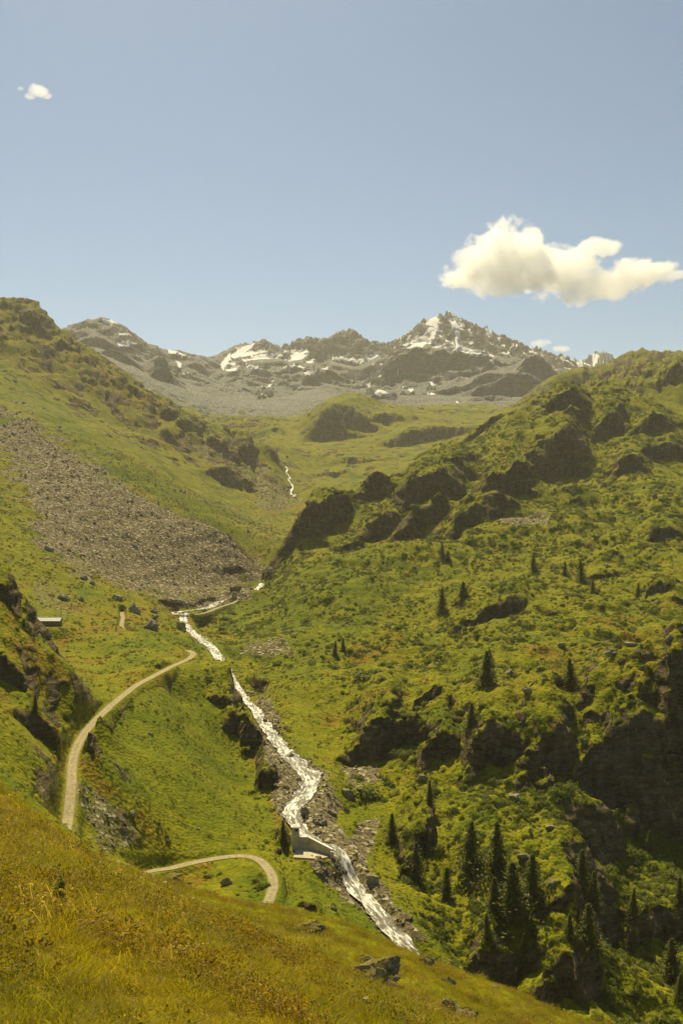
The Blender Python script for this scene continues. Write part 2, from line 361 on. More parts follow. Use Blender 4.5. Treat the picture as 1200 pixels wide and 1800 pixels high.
# middle and right slopes: rolling bumps, then benches with steep fronts
mid = (1-near)*(1-far)
A = mid*calm*(.55+.9*right+.6*lowR-.38*meadow)
big = fbm(XX, YY, 95, 2, 21, mn=MN); Z += A*5.0*big*sst(300, 700, YY)
rb = fbm(XX*.8+YY*.6, (YY*.8-XX*.6)*.35, 150, 3, 25, .45, mn=MN, ridged=True); Z += calm*right*sst(520, 700, YY)*7.5*rb
Z += A*(2.6-.9*right)*fbm(XX+9*big, YY, 30, 3, 23, .55, mn=MN)
# bench terracing: fronts face downhill
T = (.30*right*(1-lowR)+.1*lowR+.08*leftm*sst(-.3,.1,gn2(XX/160, YY/160, 5))+.3*sst(1900,2100,YY)*(1-far))*calm*(1-near)
step = 7+.006*YY
q = (Z+2.6*fbm(XX, YY, 46, 4, 41, .55, mn=MN)*step/6)/step
fr = q-np.floor(q); terr = (sst(.62, .98, fr)-fr)*step
T *= sst(-.25, .35, fbm(XX, YY, 120, 2, 43))
Z += T*terr*.9
Z += A*.55*fbm(XX, YY, 7, 3, 29, .6, mn=MN)
# gullied flank of the left mountain: streaks down the fall line
fl = (XX*.55+YY*.83); ac = (XX*.83-YY*.55)
Z += leftm*(2.2*fbm(ac, fl*.25, 34, 3, 61, .55, mn=MN)+5.0*np.clip(fbm(ac, fl*.5, 80, 3, 62, ridged=True, mn=MN), 0, 1)*sst(1250, 1700, YY))
SNOW = [
 [(178,565),(195,562),(207,568),(190,570)],[(207,586),(230,586),(232,589),(212,589)],[(207,602),(225,601),(240,604),(222,607),(208,606)],
 [(296,616),(312,618),(310,622),(296,620)],[(313,620),(328,624),(320,626)],[(308,632),(320,640),(316,646)],[(320,655),(334,652),(326,660)],
 [(406,623),(428,610),(448,606),(436,616),(416,626)],[(386,640),(404,624),(404,634),(392,648)],[(395,648),(420,644),(414,650),(398,652)],[(422,622),(440,618),(470,616),(466,620),(424,626)],[(426,631),(462,624),(490,624),(500,628),(470,630),(430,633)],
 [(398,638),(416,636),(412,642)],[(444,645),(452,642),(454,648)],[(424,632),(434,632),(432,636)],
 [(512,622),(524,618),(540,616),(541,624),(528,630),(512,632)],[(498,632),(512,632),(510,636)],[(536,636),(552,632),(548,638)],
 [(586,628),(604,627),(625,631),(645,626),(662,618),(667,622),(655,630),(632,637),(604,633),(586,634)],
 [(466,683),(478,672),(482,661),(484,664),(478,678),(468,686)],[(450,680),(462,677),(460,682)],[(457,694),(464,688),(462,694)],[(534,653),(560,650),(576,646),(574,650),(552,656),(536,658)],
 [(656,690),(664,682),(672,684),(692,694),(690,699),(672,696),(658,698)],[(628,702),(640,698),(644,702),(632,705)],[(644,676),(652,668),(654,676),(648,682)],
 [(716,684),(724,682),(728,688),(720,690)],[(744,688),(756,690),(772,692),(760,695),(746,692)],[(752,670),(760,668),(763,680),(757,678)],[(692,656),(700,654),(700,660)],[(800,704),(808,706),(802,710)],[(706,676),(710,682),(706,686)],
 [(714,605),(728,592),(744,588),(754,590),(762,576),(748,574),(750,564),(766,560),(770,568),(762,590),(748,600),(742,606)],
 [(761,602),(775,604),(792,608),(812,612),(800,612),(766,609)],[(786,563),(800,560),(818,570),(816,574),(800,572)],
 [(798,586),(806,584),(808,598),(812,608),(800,612),(800,600)],[(790,614),(815,612),(850,618),(836,624),(815,618)],[(812,618),(838,618),(830,626)],[(852,578),(862,580),(862,592),(854,588)],
 [(872,592),(878,592),(878,604)],[(916,620),(922,620),(924,624)],[(950,622),(956,628),(968,636),(962,634),(950,626)],[(990,658),(1008,660),(1006,663),(992,661)],
 [(1042,622),(1052,622),(1048,640),(1040,634)],[(1014,636),(1024,640),(1022,650),(1014,644)],[(984,624),(994,628),(990,634)],[(860,632),(876,634),(866,636)]]
for i in range(70):   # small old drifts in the hollows of the high benches
    cx = random.choice([random.uniform(385, 560), random.uniform(640, 760), random.uniform(690, 830), random.uniform(990,1080)]); cy = random.uniform(612, 650) if cx < 600 else random.uniform(578, 612) if cx > 690 and cx < 960 else random.uniform(640, 690)
    a = random.uniform(2, 7); b = random.uniform(.7, 2); sl_ = random.uniform(-.5, .5)
    SNOW.append([(cx-a, cy-a*sl_-b*.3),(cx, cy-b),(cx+a, cy+a*sl_),(cx+a*.3, cy+b+a*sl_*.3),(cx-a*.5, cy+b*.8-a*sl_*.5)])
fr0 = np.searchsorted(fs, ln(2700)); PB = PYf(); still = np.zeros_like(Z)
for poly in SNOW[:64]:
    q = np.array(poly); cx, cy = q.mean(0); m = inpoly(PX[fr0:], PB[fr0:], list((q-[cx, cy])*[1.15, 1.4]+[cx, cy])); still[fr0:][m] = 1
for _ in range(5): still[1:-1,1:-1] = (still[1:-1,1:-1]*2+still[2:,1:-1]+still[:-2,1:-1]+still[1:-1,2:]+still[1:-1,:-2])/6
FARN = far*(1-.93*still); Z += far*.93*still*15/F*YY
Z += leftm*sst(1550, 1750, YY)*(7*np.clip(fbm(XX, YY, 55, 4, 64, .6, mn=MN, ridged=True), 0, 2))
# far range: ridges, ribs and ledges
rg = fbm(XX+.3*YY, YY, 520, 6, 71, .52, mn=MN, ridged=True)
sk = np.zeros_like(ZZ)
Z += FARN*(22*rg*.6+16*fbm(XX, YY, 190, 5, 73, .6, mn=MN, ridged=True)*sst(3200, 3700, YY)-12)
q = (Z+.25*XX+55*fbm(XX, YY, 420, 5, 81, .55, mn=MN))/42; fr = q-np.floor(q)
Z += FARN*sst(3300, 3700, YY)*(sst(.55, .95, fr)-fr)*42*.34*sst(-.3, .4, fbm(XX, YY, 500, 3, 83))
jag = sst(4300, 4560, YY)*(1-sst(4900,5600,YY))*sst(-.14,-.05,UU)
Z += (1-.8*still)*(jag+sst(5100,5250,YY))*np.clip(fbm(XX*1.6, YY*.5, 60, 4, 91, .6, ridged=True), 0, 1.5)*22*np.clip(sst(5000,4900,YY)+.8,0,1)
# bare rock faces break into ledges and ribs
rk_ = ROCKY*(1-near)*(1-still)
stp = np.clip(YY*.011, 2.2, 22); q = (Z+stp*.9*fbm(XX, YY, 14, 4, 95, .6, mn=MN)+.12*XX)/stp; fr = q-np.floor(q)
Z += rk_*(sst(.35, .9, fr)-fr)*stp*.55
hi = sst(1450, 1550, YY)*(1-far)*sst(1005, 1030, PX); Z += hi*(9*fbm(XX, YY, 70, 4, 96, .6, mn=MN, ridged=True)+4*fbm(XX, YY, 22, 3, 97, mn=MN))
# bring the crests back to their surveyed heights (the added relief lifts them a little)
def level(r0, r1, pts, wgt, wid=45):
    a, b = np.searchsorted(fs, [ln(r0), ln(r1)]); py = PYf()[a:b].min(0); px = 600+F*fu
    tx, ty = zip(*pts); d = np.interp(px, tx, ty)-py; g = np.linspace(-400, 1600, 401); dg = np.interp(g, px, d); K_ = int(.6*wid); kx = np.arange(-K_, K_+1)*5.; kk = np.exp(-.5*(kx/wid)**2); kk /= kk.sum()
    dg = np.convolve(np.pad(dg, len(kx)//2, mode='edge'), kk, 'valid'); Z[...] -= np.interp(px, g, dg)[None]/F*YY*wgt
level(500, 2150, [(-400,400),(-100,480),(0,527),(45,518),(80,546),(112,582),(150,605),(180,622),(220,655),(260,680),(330,724),(385,748),(430,757),(448,785)], sst(1050, 1650, YY)*(1-sst(2150, 2500, YY))*(1-sst(-.09, -.07, UU)), 20)
level(2900, 5600, [(-100,600),(60,592),(118,574),(160,558),(212,566),(262,606),(330,620),(380,628),(400,612),(430,601),(470,599),(495,609),(520,597),(550,592),(580,590),(615,577),(645,597),(665,598),(683,606),(715,584),(740,566),(785,547),(830,567),(870,584),(925,607),(985,624),(1030,634),(1055,612),(1088,632),(1200,648)], sst(2950, 3700, YY), 16)
level(700, 1450, [(560,905),(620,884),(680,850),(740,795),(830,762),(870,732),(950,690),(1000,676),(1060,672),(1110,686),(1200,716),(1400,740)], sst(850, 1100, YY)*(1-sst(1400, 1600, YY))*sst(-.03, .0, UU), 25)
level(1900, 2700, [(1028,654),(1060,640),(1092,621),(1130,615),(1170,616),(1200,618),(1400,600)], sst(1700, 2200, YY)*(1-sst(2550, 2800, YY))*sst(1000, 1040, PX), 20)
# water and paths cut into the land
for (d, h), wd, dp in (((dR1, hR1), 4.2, 1.6), ((dR2, hR2), 3.4, 1.2), ((dR3, hR3), 3.4, .6)):
    k = 1-sst(wd, wd*3.2, d); Z[...] = Z*(1-k)+(h-dp*.2)*k
    Z -= dp*(1-sst(wd*.4, wd*1.2, d))
for (d, h), wd in zip(dP, (1.7, 1.7, 1.3, 1.3)):
    k = 1-sst(wd, wd*2.3, d); Z[...] = Z*(1-k)+h*k
# level pads for the hut and for the water intake
HUT = cast(82, 1101, 150); INT = np.array([(548-600)/F*286, 286., (900-1500)/F*286])
for c, r_, zz in ((HUT, 9, HUT[2]), (INT, 7., INT[2])):
    d = np.hypot(XX-c[0], YY-c[1]); k = 1-sst(r_, r_*1.9, d); Z[...] = Z*(1-k)+zz*k
# ------------------------------------------------------------------ what covers the ground (fixed to the land, by zone and steepness)
Zu = np.gradient(Z, fu, axis=1); Zs = np.gradient(Z, fs, axis=0)
GX = Zu/YY; GY = (Zs-UU*Zu)/YY
SL = np.hypot(GX, GY)
Zsm = Z
PY = np.clip(PYf(), -2000, 6000)
n1 = fbm(XX, YY, 40, 4, 101, .6, mn=MN); n2 = fbm(XX, YY, 12, 4, 103, .6, mn=MN); nf = fbm(XX, YY, 220, 6, 107, .6, mn=MN)
wxp = 11*fbm(XX/YY*400, SS*400, 40, 6, 111, .65); wyp = 8*fbm(XX/YY*400, SS*400, 34, 6, 113, .65)   # ragged zone borders
QX = PX+wxp; QY = PY+wyp
def zone(poly, y0=0, y1=1e9): return inpoly(QX, QY, poly) & (YY > y0) & (YY < y1)
rock = sst(1.0, 1.45, SL+.18*n2)*(1-near*.8)
rock = np.maximum(rock, far*sst(.75, 1.2, SL+.25*nf))
rock = np.maximum(rock, ROCKY*sst(.55, .95, SL+.45*n2)*(1-.25*right)); rock = np.maximum(rock, hi*sst(-.1, .4, n1+.5*n2)*.8)
rock *= .25+.75*sst(1.5, 7, dPm)
rock = np.maximum(rock, leftm*sst(1300, 1600, YY)*sst(.12, .45, n1+.6*n2)*.9)
rock = np.maximum(rock, sst(1500, 1700, YY)*(1-far)*sst(.38, .62, n1+.5*n2)*.8)
m = zone([(110,1340),(260,1380),(330,1500),(250,1560),(110,1480)], 215, 330); rock[m] *= .45
rock = np.maximum(rock, lowR*sst(1.1, 1.6, SL))
scree = np.zeros_like(Z); snow = np.zeros_like(Z); heath = np.zeros_like(Z); lush = np.zeros_like(Z)
fan = zone([(-40,690),(20,722),(90,770),(170,815),(250,868),(330,915),(400,940),(450,968),(478,985),(470,1012),(440,1030),(400,1052),(330,1058),(270,1050),(200,1030),(130,1018),(80,1000),(60,960),(40,900),(20,840),(-10,790),(-60,740)], 560, 1500)
ff = fan.astype(float); k0, k1 = np.searchsorted(fs, [ln(500), ln(1600)])
for _ in range(3):
    for ax, n_ in ((0, 15), (1, 20)):
        c_ = np.cumsum(np.pad(ff[k0:k1], [(n_+1, n_) if a_ == ax else (0, 0) for a_ in (0, 1)], mode='edge'), axis=ax)
        ff[k0:k1] = (np.take(c_, range(2*n_+1, c_.shape[ax]), ax)-np.take(c_, range(0, c_.shape[ax]-2*n_-1), ax))/(2*n_+1)
scree = np.maximum(scree, sst(-.12, .35, ff-.5+.7*fbm(XX, YY, 22, 5, 117, .7, mn=MN)*(1-np.abs(2*ff-1))))
scree *= .55+.45*sst(-.75, -.1, fbm(ac, fl*.18, 46, 5, 115, .6, mn=MN))
scree *= sst(-1.0, -.35, n1+.35*n2+sst(60, 220, PX)*.8)
for poly, a, b, k in (
    ([(380,760),(450,800),(470,830),(500,845),(530,885),(500,905),(455,880),(420,860),(380,830),(340,780)], 1250, 2100, .55),
    ([(330,860),(420,890),(500,905),(530,905),(490,960),(420,920),(340,890)], 900, 1500, .45),
    ([(455,1215),(480,1235),(500,1300),(545,1340),(585,1390),(600,1410),(590,1440),(620,1500),(680,1570),(750,1660),(700,1650),(640,1590),(590,1530),(540,1470),(500,1440),(480,1410),(470,1340),(450,1260)], 225, 470, .95),
    ([(600,1480),(660,1440),(675,1445),(650,1500),(640,1540)], 240, 360, 1),
    ([(600,1350),(665,1350),(665,1375),(610,1385)], 240, 420, .9),
    ([(535,1510),(560,1512),(640,1575),(660,1610),(600,1570),(560,1545)], 225, 300, .9),
    ([(270,1060),(440,1035),(445,1052),(380,1075),(330,1068)], 640, 830, .8),
    ([(135,1370),(160,1380),(230,1440),(240,1490),(180,1500),(130,1450)], 225, 300, .55),
    ([(60,1010),(120,1040),(150,1075),(110,1080),(60,1060)], 480, 640, .5),
    ([(430,1130),(500,1120),(520,1155),(470,1160),(420,1150)], 480, 600, .6),
    ([(870,905),(960,900),(960,920),(880,925)], 700, 1000, .7)):
    m = zone(poly, a, b); scree[m] = np.maximum(scree[m], (k*sst(-.9+k*-.6, .1-.5*k, n2+.3*n1))[m])
apron = far*sst(2780, 2950, YY); scree = np.maximum(scree, apron*sst(.2, -.3, SL-1.1))
scree = np.maximum(scree, .55*sst(.35,.8,n1+.4*n2)*leftm*sst(900,1300,YY))
sx, sy = PX+1.6*fbm(XX/YY*400, SS*500, 5, 3, 121), PY+1.2*fbm(XX/YY*400, SS*500, 5, 3, 123)
fr0 = np.searchsorted(fs, ln(2700))
for poly in SNOW:
    q_ = np.array(poly); c_ = q_.mean(0); m = inpoly(sx[fr0:], sy[fr0:], list((q_-c_)*([1.06, 1.3] if c_[1] < 655 else [.85, .8])+c_)); snow[fr0:][m] = 1
    # snow lies on the near side of each crest only where the land is seen; nothing else to do
snow *= (SL < 3.5)
# light dust of old snow among the rocks of the summit
dust = far*sst(3900, 4300, YY)*sst(.12, .5, fbm(XX, YY, 60, 4, 131, .7, mn=MN)-.45*sst(.8, 1.4, SL))*np.maximum(sst(-.01,.04,UU-.03), .55*sst(-.16,-.12,UU)*(1-sst(-.02,.0,UU)))
snow = np.maximum(snow, dust*.8)
# brown heath on dry shoulders, lush green in the hollows
heath = sst(.05, .8, n1*.7+.5*fbm(XX, YY, 150, 3, 141, mn=MN)+.3*n2-.12*right-.15*sst(.3, .7, SL))
heath = np.where(near > .5, sst(-.1, .8, .5*fbm(XX, YY, 7, 4, 143, .6)+.5*fbm(XX, YY, 22, 2, 145)+.38*sst(.02, -.3, UU)), heath)
m = zone([(-300,400),(0,530),(120,600),(300,720),(430,840),(470,900),(330,810),(150,700),(0,640),(-300,500)], 1000, 2100); heath[m] = np.clip(heath[m]+.5, 0, 1)
for poly in ([(180,1040),(320,1060),(330,1090),(240,1110),(150,1100),(110,1070)],[(900,1140),(1200,1090),(1200,1200),(1050,1220),(1000,1190)],[(0,1140),(40,1150),(120,1260),(170,1300),(90,1290)],[(880,1180),(1010,1190),(980,1240),(860,1230)]):
    m = zone(poly, 220, 720); heath[m] = np.clip(heath[m]+.45, 0, 1)
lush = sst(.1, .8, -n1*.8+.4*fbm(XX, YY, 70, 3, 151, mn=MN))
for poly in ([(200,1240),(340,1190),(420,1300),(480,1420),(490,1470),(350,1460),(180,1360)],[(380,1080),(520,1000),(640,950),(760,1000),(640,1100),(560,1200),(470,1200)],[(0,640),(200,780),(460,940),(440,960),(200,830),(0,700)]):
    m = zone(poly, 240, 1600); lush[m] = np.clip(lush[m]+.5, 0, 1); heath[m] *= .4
grassfree = np.maximum(rock, scree)
# high ground turns from turf to bare stone
scree = np.maximum(scree, sst(2450, 2800, YY)*sst(.0, .7, n1+far*2)*.8)
# --- small overhang relief: push the steep rock about in the horizontal as well
dd = rock*(1-near)*np.clip(YY/500, .5, 6)*1.5
X3 = XX+dd*gn2((XX+YY*.3)/(YY*.012+1), Z/(YY*.008+1), 201)+dd*.5*gn2((XX-YY*.2)/(YY*.005+.6), Z/(YY*.003+.6), 203)
Y3 = YY+dd*1.2*gn2((XX)/(YY*.010+1)+5, Z/(YY*.006+1), 205)+dd*.7*gn2(XX/(YY*.02+1), Z/(YY*.0035+.5), 207)
bt = rock*(1-near)*(1-far)*np.clip(YY/380, .6, 3)
Y3 = Y3+bt*(2.6*np.abs(gn2((XX+.4*YY)/(YY*.022), Z/(YY*.075), 211))+1.3*gn2(XX/(YY*.009), Z/(YY*.02), 213)-.9)
X3 = X3+bt*1.0*gn2(YY/(YY*.01)+XX/(YY*.02), Z/(YY*.014), 215)
heath = np.clip(heath+hi*.35, 0, 1)
# ------------------------------------------------------------------ materials
class N:
    def __init__(s, name):
        s.m = bpy.data.materials.new(name); s.m.use_nodes = True; s.t = s.m.node_tree; s.b = s.t.nodes['Principled BSDF']
        s.b.inputs['Specular IOR Level'].default_value = .25; s.b.inputs['Roughness'].default_value = .9
        s.pos = s.t.nodes.new('ShaderNodeNewGeometry').outputs['Position']
    def n(s, k, **kw):
        x = s.t.nodes.new(k)
        for a, b in kw.items(): setattr(x, a, b)
        return x
    def l(s, a, b): s.t.links.new(a, b)
    def noise(s, scale, detail=4, rough=.6, vec=None, dist=0.):
        x = s.n('ShaderNodeTexNoise'); x.inputs['Scale'].default_value = scale; x.inputs['Detail'].default_value = detail
        x.inputs['Roughness'].default_value = rough; x.inputs['Distortion'].default_value = dist
        s.l(vec if vec is not None else s.pos, x.inputs['Vector']); return x.outputs['Fac']
    def ramp(s, v, a, b):
        x = s.n('ShaderNodeMapRange'); x.inputs[1].default_value = a; x.inputs[2].default_value = b; x.clamp = True
        s.l(v, x.inputs[0]); return x.outputs[0]
    def math(s, op, a, b):
        x = s.n('ShaderNodeMath', operation=op)
        for i, v in enumerate((a, b)):
            if isinstance(v, (int, float)): x.inputs[i].default_value = v
            else: s.l(v, x.inputs[i])
        return x.outputs[0]
    def mix(s, f, a, b, mode='MIX'):
        x = s.n('ShaderNodeMix', data_type='RGBA', blend_type=mode)
        if isinstance(f, (int, float)): x.inputs[0].default_value = f
        else: s.l(f, x.inputs[0])
        for i, v in ((6, a), (7, b)):
            if isinstance(v, tuple): x.inputs[i].default_value = v+(1,)
            else: s.l(v, x.inputs[i])
        return x.outputs[2]
    def scaled(s, sc, rot=(0,0,0)):
        x = s.n('ShaderNodeMapping'); x.inputs['Scale'].default_value = sc; x.inputs['Rotation'].default_value = rot; s.l(s.pos, x.inputs['Vector']); return x.outputs[0]
    def bump(s, h, strength, dist, prev=None):
        x = s.n('ShaderNodeBump'); x.inputs['Strength'].default_value = strength; x.inputs['Distance'].default_value = dist
        s.l(h, x.inputs['Height'])
        if prev is not None: s.l(prev, x.inputs['Normal'])
        return x.outputs[0]
    def out(s, col=None, nrm=None, rough=None):
        if col is not None:
            if isinstance(col, tuple): s.b.inputs['Base Color'].default_value = col+(1,)
            else: s.l(col, s.b.inputs['Base Color'])
        if nrm is not None: s.l(nrm, s.b.inputs['Normal'])
        if rough is not None: s.b.inputs['Roughness'].default_value = rough
        return s.m
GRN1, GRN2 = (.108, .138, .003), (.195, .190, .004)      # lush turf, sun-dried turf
HTH1, HTH2 = (.165, .112, .007), (.22, .172, .009)       # heath
RCK1, RCK2, RCK3 = (.050, .040, .016), (.20, .16, .075), (.42, .36, .22)
def land(name, k):
    "k: size of the finest grain in metres"
    m = N(name)
    a = m.n('ShaderNodeVertexColor', layer_name='cover'); sp = m.n('ShaderNodeSeparateColor'); m.l(a.outputs[0], sp.inputs[0])
    b = m.n('ShaderNodeVertexColor', layer_name='turf'); sq = m.n('ShaderNodeSeparateColor'); m.l(b.outputs[0], sq.inputs[0])
    rk, sc, sn = sp.outputs; ht, lu, _ = sq.outputs
    R1, R2, R3, S1, S2 = (RCK1, RCK2, RCK3, (.065, .054, .026), (.225, .188, .095)) if k < 5 else ((.030, .038, .048), (.105, .120, .138), (.32, .33, .33), (.088, .096, .098), (.190, .198, .192))
    g0 = m.noise(.22/k, 5, .65); g1 = m.noise(.9/k, 3, .7); g2 = m.noise(.045/k, 4, .6)
    v = m.math('ADD', m.math('MULTIPLY', g0, .4), m.math('ADD', m.math('MULTIPLY', g1, .35), m.math('MULTIPLY', m.noise(2.4/k, 2, .7), .25)))
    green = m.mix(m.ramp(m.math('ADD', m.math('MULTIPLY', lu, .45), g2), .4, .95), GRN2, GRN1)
    heath = m.mix(m.ramp(g1, .35, .65), HTH1, HTH2)
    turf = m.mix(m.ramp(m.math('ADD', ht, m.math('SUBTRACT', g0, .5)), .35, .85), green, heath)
    turf = m.mix(m.ramp(v, .40, .58), m.mix(1., turf, (.46, .52, .46), 'MULTIPLY'), m.mix(1., turf, (1.18, 1.15, 1.0), 'MULTIPLY'))
    vs = m.n('ShaderNodeTexVoronoi', feature='F1'); vs.inputs['Scale'].default_value = (2. if k > 5 else 1.5 if k > 2 else .8)/k; m.l(m.pos, vs.inputs['Vector'])
    st = m.scaled((.12/k, .12/k, .75/k), (.25, .12, 0)); s1 = m.noise(1.6, 5, .7, st, .6); s2 = m.noise(.3/k, 5, .65, m.scaled((1, 1, .35)))
    rc = m.mix(m.ramp(m.math('MULTIPLY', m.math('ADD', s1, s2), .5), .41, .57), R1, R2)
    rc = m.mix(m.ramp(g2, .52, .72), rc, (.15, .12, .07) if k < 5 else (.10, .11, .115)); rc = m.mix(m.ramp(s2, .62, .74), rc, R3)
    vc = m.n('ShaderNodeSeparateColor'); m.l(vs.outputs['Color'], vc.inputs[0])
    scc = m.mix(vc.outputs[0], S1, S2); scc = m.mix(m.ramp(vc.outputs[1], .82, .95), scc, (.38, .34, .24))
    ck = m.n('ShaderNodeTexVoronoi', feature='DISTANCE_TO_EDGE'); ck.inputs['Scale'].default_value = 1.; wv = m.n('ShaderNodeMix', data_type='RGBA', blend_type='ADD'); wv.inputs[0].default_value = 1.; m.l(m.scaled((.10/k, .10/k, .30/k), (.3, .2, 0)), wv.inputs[6]); m.l(s2, wv.inputs[7]); m.l(wv.outputs[2], ck.inputs['Vector'])
    crack = m.math('MAXIMUM', m.ramp(ck.outputs['Distance'], .0, .09), m.ramp(g2, .44, .50)); rc = m.mix(crack, m.mix(1., rc, (.5, .48, .45), 'MULTIPLY'), rc); lay = m.noise(1., 4, .6, m.scaled((.10/k, .10/k, .7/k), (.22, .18, 0)), 1.2); rc = m.mix(m.ramp(lay, .40, .66), m.mix(1., rc, (.72, .72, .72), 'MULTIPLY'), m.mix(1., rc, (1.2, 1.16, 1.1), 'MULTIPLY'))
    isr = m.ramp(rk, .3, .6)
    col = m.mix(m.ramp(m.math('ADD', sc, m.math('SUBTRACT', v, .5)), .42, .62), turf, scc)
    col = m.mix(m.ramp(m.math('ADD', m.math('MULTIPLY', rk, .86), m.math('ADD', m.math('MULTIPLY', m.math('SUBTRACT', g0, .5), 1.5), m.math('MULTIPLY', m.math('SUBTRACT', g2, .5), 1.3))), .36, .6), col, rc)
    col = m.mix(m.ramp(m.math('ADD', sn, m.math('MULTIPLY', m.math('SUBTRACT', g1, .5), .3)), .42, .52), col, (.86, .85, .84))
    n1 = m.bump(v, .75, .9*k); n2 = m.bump(vs.outputs['Distance'], .5, .8*k, n1); n3 = m.bump(m.math('MULTIPLY', isr, m.math('ADD', m.math('MULTIPLY', crack, .35), m.math('ADD', s1, m.math('MULTIPLY', lay, .35)))), 1., 1.8*k, n2)
    m.b.inputs['Specular IOR Level'].default_value = .08
    return m.out(col, n3, .95)
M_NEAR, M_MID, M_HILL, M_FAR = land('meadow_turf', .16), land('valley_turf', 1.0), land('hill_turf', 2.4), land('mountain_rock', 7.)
def simple(name, c1, c2, sc, bd=.1, bs=.6, rough=.9, stretch=None, trans=0):
    m = N(name); vec = m.scaled(stretch) if stretch else None
    f = m.noise(sc, 5, .65, vec); col = m.mix(m.ramp(f, .35, .65), c1, c2)
    if trans:
        m.b.inputs['Subsurface Weight'].default_value = 0
    return m.out(col, m.bump(f, bs, bd), rough)
m = N('gravel'); fl_ = m.n('ShaderNodeAttribute', attribute_name='flow'); sp = m.n('ShaderNodeSeparateXYZ'); m.l(fl_.outputs['Vector'], sp.inputs[0])
f = m.noise(1.3, 5, .7); f2 = m.noise(.35, 3, .6); ab = m.math('ABSOLUTE', sp.outputs[1], 0.)
c_ = m.mix(m.ramp(f, .35, .65), (.20, .165, .095), (.40, .34, .21)); mid_ = m.math('SUBTRACT', m.ramp(ab, .55, .15), m.ramp(f2, .62, .42))
c_ = m.mix(m.math('MULTIPLY', mid_, .6), c_, (.17, .16, .02)); edge = m.ramp(m.math('ADD', ab, m.math('MULTIPLY', f, 1.2)), 1.75, 2.1); c_ = m.mix(edge, c_, (.16, .15, .012))
M_PATH = m.out(c_, m.bump(f, .6, .12), .95)
M_STONE = N('lichened_stone')
_a = M_STONE.noise(1.1, 6, .7); _b = M_STONE.noise(7, 3, .6)
_c = M_STONE.mix(M_STONE.ramp(_a, .38, .6), (.12, .10, .055), (.33, .29, .19)); _c = M_STONE.mix(M_STONE.ramp(_b, .58, .68), _c, (.22, .17, .05))
M_STONE = M_STONE.out(_c, M_STONE.bump(_a, .9, .25), .92)
M_CONC = simple('weathered_concrete', (.38, .33, .23), (.54, .47, .34), .6, .03)
M_WALLS = simple('dry_stone_wall', (.07, .06, .035), (.20, .17, .10), 1.4, .12, 1., stretch=(1, 1, 2.5))
M_ROOF = simple('pale_slate', (.62, .60, .54), (.74, .71, .64), .8, .04, stretch=(2, .4, 1))
M_WOOD = simple('grey_timber', (.12, .09, .05), (.22, .17, .10), 3, .02, stretch=(1, 1, 6))
# white water: foam with darker glassy lanes
m = N('white_water'); st = m.n('ShaderNodeAttribute', attribute_name='flow'); f = m.noise(1., 6, .75, st.outputs['Vector'], .8)
f2 = m.noise(.25, 3, .6, st.outputs['Vector'])
fo = m.math('ADD', f, m.math('MULTIPLY', m.math('SUBTRACT', f2, .5), .6))
M_WATER = m.out(m.mix(m.ramp(fo, .46, .59), (.13, .125, .08), (.84, .82, .75)), m.bump(f, 1., .5), .35)
# foliage
def leafy(name, c1, c2, trans=.35, hue=.06):
    m = N(name); oi = m.n('ShaderNodeObjectInfo'); f = m.ramp(m.noise(.32, 4, .6), .36, .64)
    g = m.n('ShaderNodeNewGeometry')
    col = m.mix(m.math('ADD', m.math('MULTIPLY', oi.outputs['Random'], .45), m.math('MULTIPLY', f, .6)), c1, c2); col = m.mix(m.ramp(g.outputs['Random Per Island'], 0, 1), m.mix(1., col, (.7, .72, .7), 'MULTIPLY'), m.mix(1., col, (1.25, 1.2, 1.1), 'MULTIPLY'))
    m.l(col, m.b.inputs['Base Color']); m.b.inputs['Roughness'].default_value = .6
    tr = m.n('ShaderNodeBsdfTranslucent'); m.l(m.mix(1., col, (1.3, 1.35, .6), 'MULTIPLY'), tr.inputs[0])
    mx = m.n('ShaderNodeMixShader'); mx.inputs[0].default_value = trans
    m.l(m.b.outputs[0], mx.inputs[1]); m.l(tr.outputs[0], mx.inputs[2]); m.l(mx.outputs[0], m.t.nodes['Material Output'].inputs[0])
    return m.m
M_ALDER = leafy('alder_leaves', (.105, .142, .010), (.170, .185, .016), .4)
M_JUNI = leafy('heath_leaves', (.085, .105, .005), (.20, .165, .010), .35)
M_GRASS = leafy('grass_blades', (.22, .215, .006), (.38, .295, .014), .5)
M_STRAW = leafy('dry_grass', (.40, .30, .07), (.55, .42, .14), .5)
M_BERRY = leafy('berry_leaves', (.16, .165, .008), (.31, .195, .014), .45)
M_NEEDLE = leafy('needles', (.080, .095, .010), (.135, .140, .014), .4)
M_BARK = simple('bark', (.07, .05, .03), (.15, .11, .07), 6, .03, stretch=(1, 1, .2))
M_PETAL = leafy('white_petals', (.70, .66, .50), (.80, .76, .62), .4)
M_SEED = simple('dark_seedhead', (.07, .045, .02), (.12, .08, .04), 8, .01)
